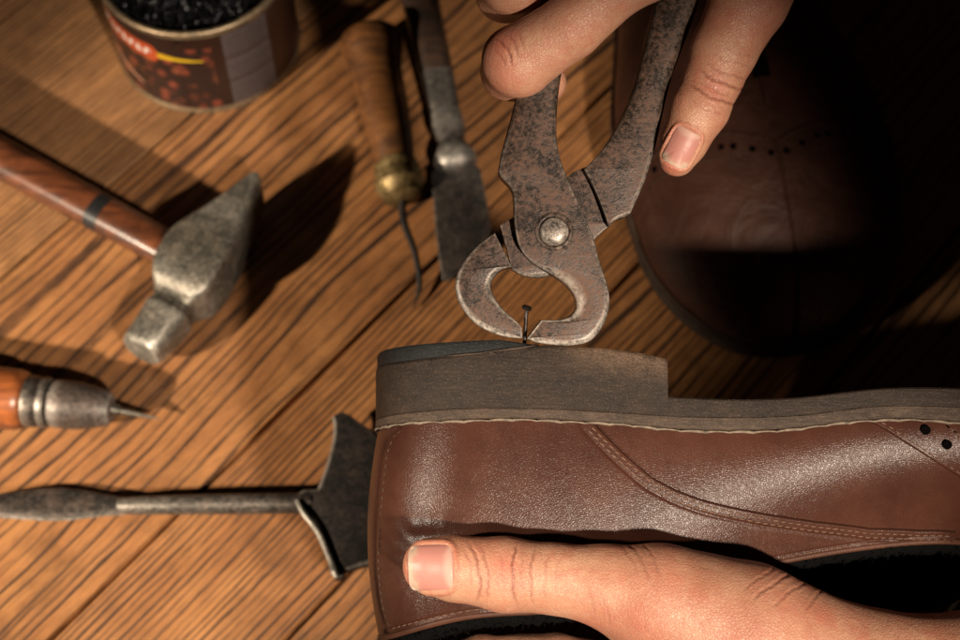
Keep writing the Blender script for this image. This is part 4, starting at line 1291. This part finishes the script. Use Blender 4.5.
def finish(hand, name_root, root, lo, hi, h, creases, reds, nails):
    V, Fc = hand.mesh(lo, hi, h)
    V, N = hand.project(V)
    d = DF - V[:, 2]
    X = 480 + V[:, 0] * F / d; Y = 320 - V[:, 1] * F / d
    front = smooth(-.1, .25, N[:, 2])
    disp = np.zeros(len(V)); cr = np.zeros(len(V)); rd = np.zeros(len(V))
    for (cx, cy, ang, half, sig, dep, bend) in creases:              # pixels; ang = direction along the crease
        c, s_ = math.cos(math.radians(ang)), math.sin(math.radians(ang))
        a = (X - cx) * c + (Y - cy) * s_; b = -(X - cx) * s_ + (Y - cy) * c
        b = b - bend * (a / half) ** 2 - .7 * np.sin(a * .22 + cx) - .35 * np.sin(a * .71 + cy)
        m = np.exp(-(b / sig) ** 2) * smooth(1.0, .55, np.abs(a) / half) * front
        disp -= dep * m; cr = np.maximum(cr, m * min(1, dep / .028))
        disp += dep * .45 * np.exp(-((np.abs(b) - sig * 2.3) / (sig * 1.3)) ** 2) * smooth(1.0, .5, np.abs(a) / half) * front
    for (cx, cy, r, amt) in reds:
        rd += amt * np.exp(-(((X - cx) ** 2 + (Y - cy) ** 2) / r ** 2))
    for nl in nails:
        (bx, by), (ax_, ay), L, Wd = nl['base'], nl['axis'], nl['len'], nl['half']
        a = ((X - bx) * ax_ + (Y - by) * ay) / L; b = ((X - bx) * -ay + (Y - by) * ax_) / Wd
        q = np.maximum(np.abs(a - .5) * 2, 0) ** 4 + np.abs(b) ** 4
        q = q ** .25
        rim = np.exp(-((q - 1.12) / .09) ** 2) * front * smooth(1.25, .8, a)
        disp += .040 * rim; disp -= .045 * smooth(1.05, .93, q) * front
        rd += .5 * rim * smooth(.9, .2, a)
    # slow unevenness of flesh
    disp += .012 * np.sin(V[:, 0] * 2.3 + 1) * np.sin(V[:, 1] * 2.9) * np.sin(V[:, 2] * 2.1 + .5)
    V = V + N * disp[:, None]
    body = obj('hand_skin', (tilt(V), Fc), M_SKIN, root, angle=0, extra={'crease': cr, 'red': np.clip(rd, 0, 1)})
    for nl in nails:
        (bx, by), (ax_, ay), L, Wd = nl['base'], nl['axis'], nl['len'], nl['half']
        ia, jb = np.meshgrid(np.linspace(0, 1, 44), np.linspace(-1, 1, 40), indexing='ij')
        # squarish outline: map the square to a superellipse
        a2 = 2 * ia - 1
        k = (np.maximum(np.abs(a2), np.abs(jb)) / np.maximum((np.abs(a2) ** 5 + np.abs(jb) ** 5) ** .2, 1e-6))
        k = np.where((np.abs(a2) < 1e-6) & (np.abs(jb) < 1e-6), 1, k)
        aa, bb = a2 * k, jb * k
        px = bx + ax_ * L * (aa + 1) / 2 - ay * Wd * bb; py = by + ay * L * (aa + 1) / 2 + ax_ * Wd * bb
        w = np.full(px.shape, nl.get('w', 1.0))
        for _ in range(3):
            u, v = uv_of(px, py, w); w = hand.front(u, v)
            w = np.maximum(w, np.median(w) - .42)
        u, v = uv_of(px, py, w)
        # a nail is curved across and nearly straight along
        e = np.maximum(np.abs(aa), np.abs(bb))
        tipw = smooth(.55, 1.0, aa)
        lift = -.005 + .030 * (1 - np.abs(bb) ** 2.5) - .05 * smooth(.93, 1.0, np.abs(bb)) - .05 * smooth(-.93, -1.0, aa)
        # straighten along the length
        wl = w.copy(); col_ref = w[10:26].mean(0)[None, :]
        slope = (w[26] - w[10])[None, :] / 16
        lin = w[18][None, :] + slope * (np.arange(44)[:, None] - 18)
        wl = np.where(ia > .5, np.maximum(w, w * .45 + lin * .55), w)
        P = np.stack([u, v, wl + lift], -1)
        P2 = np.stack([u, v, wl + lift - .05], -1)
        ext = {'along': np.concatenate([ia.ravel(), ia.ravel()]), 'across': np.concatenate([jb.ravel(), jb.ravel()])}
        mb = MB().grid(tilt(P)).grid(tilt(P2))
        obj('fingernail', mb, M_FNAIL, root, angle=0, extra=ext)
    return body


W_ = (0, 0, 1)
# ---- left hand: holds the shoe from below, thumb along its side
thumb = [PX(431, 566, .66, .70), PX(455, 568.5, .72, .80), PX(505, 574.5, .80, .91), PX(555, 579, .80, .86), PX(605, 586, .80, 1.0), PX(660, 603, .70, 1.45), PX(745, 636, .50, 1.84), PX(830, 678, .20, 1.92), PX(920, 686, .05, 1.75), PX(1010, 698, -.2, 1.9)]
palm1 = [PX(640, 655, -.6, .80), PX(740, 690, -.4, 1.4), PX(860, 720, -.5, 1.9), PX(1010, 728, -.7, 2.6)]
palm2 = [PX(640, 780, -1.6, 1.2), PX(760, 800, -1.4, 1.6), PX(900, 790, -1.1, 2.0), PX(1010, 745, -.8, 2.3)]
palm3 = [PX(690, 860, -2.6, 1.2), PX(800, 860, -2.0, 1.6), PX(1000, 770, -1.0, 2.0)]
fore = [PX(1010, 728, -.75, 2.72), PX(1150, 748, -1.1, 3.0), PX(1420, 800, -2.0, 3.7)]
idx = [PX(650, 690, -1.2, 1.05), PX(560, 668, -2.2, .90), PX(480, 664, -2.8, .82), PX(432, 664, -3.5, .70)]
mid = [PX(640, 770, -2.0, 1.08), PX(540, 735, -3.4, .95), PX(490, 700, -5.0, .86), PX(480, 680, -6.0, .72)]
rng_ = [PX(650, 840, -2.8, 1.0), PX(570, 800, -4.6, .90), PX(530, 745, -6.0, .82), PX(525, 715, -6.8, .70)]
pky = [PX(690, 900, -3.2, .9), PX(630, 880, -5.0, .78), PX(590, 820, -6.2, .70), PX(580, 780, -6.8, .6)]
SHIFT_ = .50
def lift_(c): return [(*hp(480 + q[0] * F / (DF - q[2]), 320 - q[1] * F / (DF - q[2]), q[2] + SHIFT_), q[3]) for q in c]
thumb, palm1, palm2, palm3, fore, idx, mid, rng_, pky = map(lift_, (thumb, palm1, palm2, palm3, fore, idx, mid, rng_, pky))
LH_ = Hand([(thumb, .16, .5, 1.0, W_), (palm1, .9, .55, .85, W_), (palm2, .9, 1.2, .8, W_), (palm3, .9, 1.2, .8, W_), (fore, .8, 1.4, .82, W_),
            (idx, .14, .35, 1.0, W_), (mid, .14, .3, 1.0, W_), (rng_, .14, .3, 1.0, W_), (pky, .14, .3, 1.0, W_)])
lhand = thing('hand', 'left hand of a person gripping the shoe from below, thumb laid along its side', 'hand', tilt(hp(760, 660, 0)), RHAND)
cre_l = [(479, 571, 82, 34, 1.3, .030, 7), (488, 572, 84, 32, 1.2, .022, 6), (471, 570, 82, 25, 1.1, .013, 5), (513, 574, 90, 36, 1.3, .032, -5), (531, 575, 92, 34, 1.2, .022, -5), (522, 572, 88, 24, 1.0, .013, -2), (503, 572, 86, 22, 1.0, .012, 2),
         (545, 577, 95, 28, 1.1, .014, -4), (556, 577, 96, 22, 1.0, .010, -3), (640, 558, 60, 28, 1.3, .014, 4), (652, 556, 62, 26, 1.2, .014, 3), (632, 560, 62, 20, 1.0, .010, 3), (775, 583, -32, 34, 1.4, .018, 4), (790, 592, -36, 28, 1.3, .014, 3), (760, 578, -34, 24, 1.2, .012, 0), (815, 598, -50, 20, 1.3, .012, 0),
         (592, 600, 75, 20, 1.0, .009, 4), (606, 606, 72, 22, 1.0, .009, 4)]
red_l = [(505, 568, 16, .65), (412, 570, 16, .7), (660, 585, 30, .35), (640, 630, 30, .45), (730, 625, 40, .25), (585, 632, 18, .7), (800, 610, 40, .2)]
finish(LH_, 'hand', lhand, (-3.6, -16.5, -9), (25.5, -4.6, 4.0), .042, cre_l, red_l,
       [dict(base=(453.5, 567), axis=(-.999, .035), len=45, half=23.5)])

# ---- right hand: fingers round the left handle, thumb on the right one
t2 = [PX(677.5, 158, .10, .47), PX(684, 142, .12, .585), PX(700.5, 107, .15, .74), PX(713, 78, .15, .74), PX(724, 50, .18, .84), PX(749, 0, .25, 1.0), PX(772, -50, .3, 1.12), PX(850, -140, .2, 1.5)]
i2 = [PX(700, -62, 1.15, 1.0), PX(620, -18, 1.05, .80), PX(570, 27, .82, .80), PX(518, 61, .32, .90), PX(511, 70, -.9, .78), PX(528, 80, -1.9, .66), PX(545, 82, -2.3, .58)]
m2 = [PX(720, -140, 1.2, 1.05), PX(630, -95, .85, .86), PX(513, -20, .10, .86), PX(506, -8, -1.1, .78), PX(545, 0, -2.2, .66), PX(570, 0, -2.4, .6)]
r2 = [PX(745, -215, .9, 1.0), PX(650, -180, .5, .84), PX(535, -110, -.15, .82), PX(528, -100, -1.3, .74), PX(575, -85, -2.3, .62)]
p2 = [PX(775, -285, .4, .9), PX(690, -255, .1, .76), PX(575, -195, -.5, .72), PX(570, -185, -1.4, .64), PX(615, -165, -2.2, .55)]
pa = [PX(705, -70, .95, 1.0), PX(800, -140, .6, 1.4), PX(960, -225, .2, 2.0)]
pb = [PX(725, -145, 1.0, 1.1), PX(850, -190, .5, 1.5), PX(960, -228, .2, 2.0)]
pc2 = [PX(750, -220, .7, 1.1), PX(860, -245, .4, 1.5), PX(960, -235, .2, 2.0)]
pd2 = [PX(780, -285, .2, 1.0), PX(880, -280, .1, 1.4), PX(965, -245, .2, 1.9)]
f2 = [PX(960, -232, .2, 2.2), PX(1090, -290, .2, 2.6), PX(1330, -400, .0, 3.4)]
RH_ = Hand([(t2, .14, .45, 1.0, W_), (pa, .8, .6, .85, W_), (pb, .8, .9, .8, W_), (pc2, .8, .9, .8, W_), (pd2, .8, .9, .8, W_), (f2, .8, 1.2, .82, W_),
            (i2, .12, .3, 1.0, W_), (m2, .12, .22, 1.0, W_), (r2, .12, .22, 1.0, W_), (p2, .12, .22, 1.0, W_)])
rhand = thing('hand', 'right hand of a person squeezing the handles of the rusty pincers', 'hand', tilt(hp(780, -120, .5)), RHAND)
cre_r = [(507, 50, 62, 18, 1.2, .034, 4), (515, 45, 64, 15, 1.1, .018, 3), (500, 56, 60, 13, 1.0, .014, 2), (522, 41, 64, 12, 1.0, .010, 2), (720, 82, 24, 29, 1.3, .036, -4), (712, 97, 24, 30, 1.3, .028, -4), (725, 73, 22, 25, 1.1, .016, -3), (716, 90, 24, 22, 1.0, .014, -3), (706, 109, 24, 22, 1.0, .012, -3), (732, 62, 20, 26, 1.0, .012, -3), (737, 53, 18, 24, 1.0, .009, -3)]
red_r = [(497, 42, 18, .8), (500, 75, 18, .45), (716, 90, 16, .6), (670, 165, 12, .7), (585, 18, 30, .2), (770, 10, 30, .45), (730, 20, 20, .2)]
finish(RH_, 'hand', rhand, (-1.4, 2.6, -3.6), (23.5, 20.5, 3.9), .042, cre_r, red_r,
       [dict(base=(690.5, 129.5), axis=(-.46, .888), len=40, half=14.5)])
# ---------------------------------------------------------------- lamps, world, camera
world = bpy.data.worlds.new('World'); bpy.context.scene.world = world
world.use_nodes = True
bg = world.node_tree.nodes['Background']; bg.inputs[0].default_value = (1.0, .62, .38, 1); bg.inputs[1].default_value = .008


def spot(name, loc, target, energy, color, size_deg, blend, radius):
    l = bpy.data.lights.new(name, 'SPOT'); l.energy = energy; l.color = color
    l.spot_size = math.radians(size_deg); l.spot_blend = blend; l.shadow_soft_size = radius * S
    o = bpy.data.objects.new(name, l); C.objects.link(o)
    o.location = (np.asarray(loc) * S).tolist()
    o.rotation_euler = Vector(((np.asarray(target) - np.asarray(loc))).tolist()).to_track_quat('-Z', 'Y').to_euler()
    return o
def lamp(name, target, d, dist, *a):
    d = np.asarray(d, float); d = d / np.linalg.norm(d)
    return spot(name, np.asarray(target) + d * dist, target, *a)
lamp('key_lamp', (-4.6, .2, 0), (.285, -.655, .685), 88, 41, (1.0, .86, .69), 24.5, .62, 1.6)
lamp('side_lamp', (-17.0, -4.5, 0), (-.64, -.51, .57), 50, 37, (1.0, .83, .62), 33, .55, .9)
lamp('added_heel_light', tuple(tilt(np.array([-.4, -3.6, 0.5]))), (-.80, -.30, .52), 62, 24, (1.0, .86, .68), 11, .8, 1.2)  # added light for the heel highlight, where the side lamp's cone doesn't reach

cam = bpy.data.cameras.new('camera'); co = bpy.data.objects.new('camera', cam); C.objects.link(co)
cam.lens = 60; cam.sensor_width = 36; cam.sensor_fit = 'HORIZONTAL'
cam.clip_start = .02; cam.clip_end = 50
co.location = (CAM * S).tolist(); co.rotation_euler = (PH, 0, 0)
cam.dof.use_dof = True; cam.dof.focus_distance = (DF - .3) * S; cam.dof.aperture_fstop = 15
sc_ = bpy.context.scene
sc_.camera = co
sc_.view_settings.view_transform = 'Standard'; sc_.view_settings.look = 'None'; sc_.view_settings.exposure = 0
sc_.render.engine = 'CYCLES'
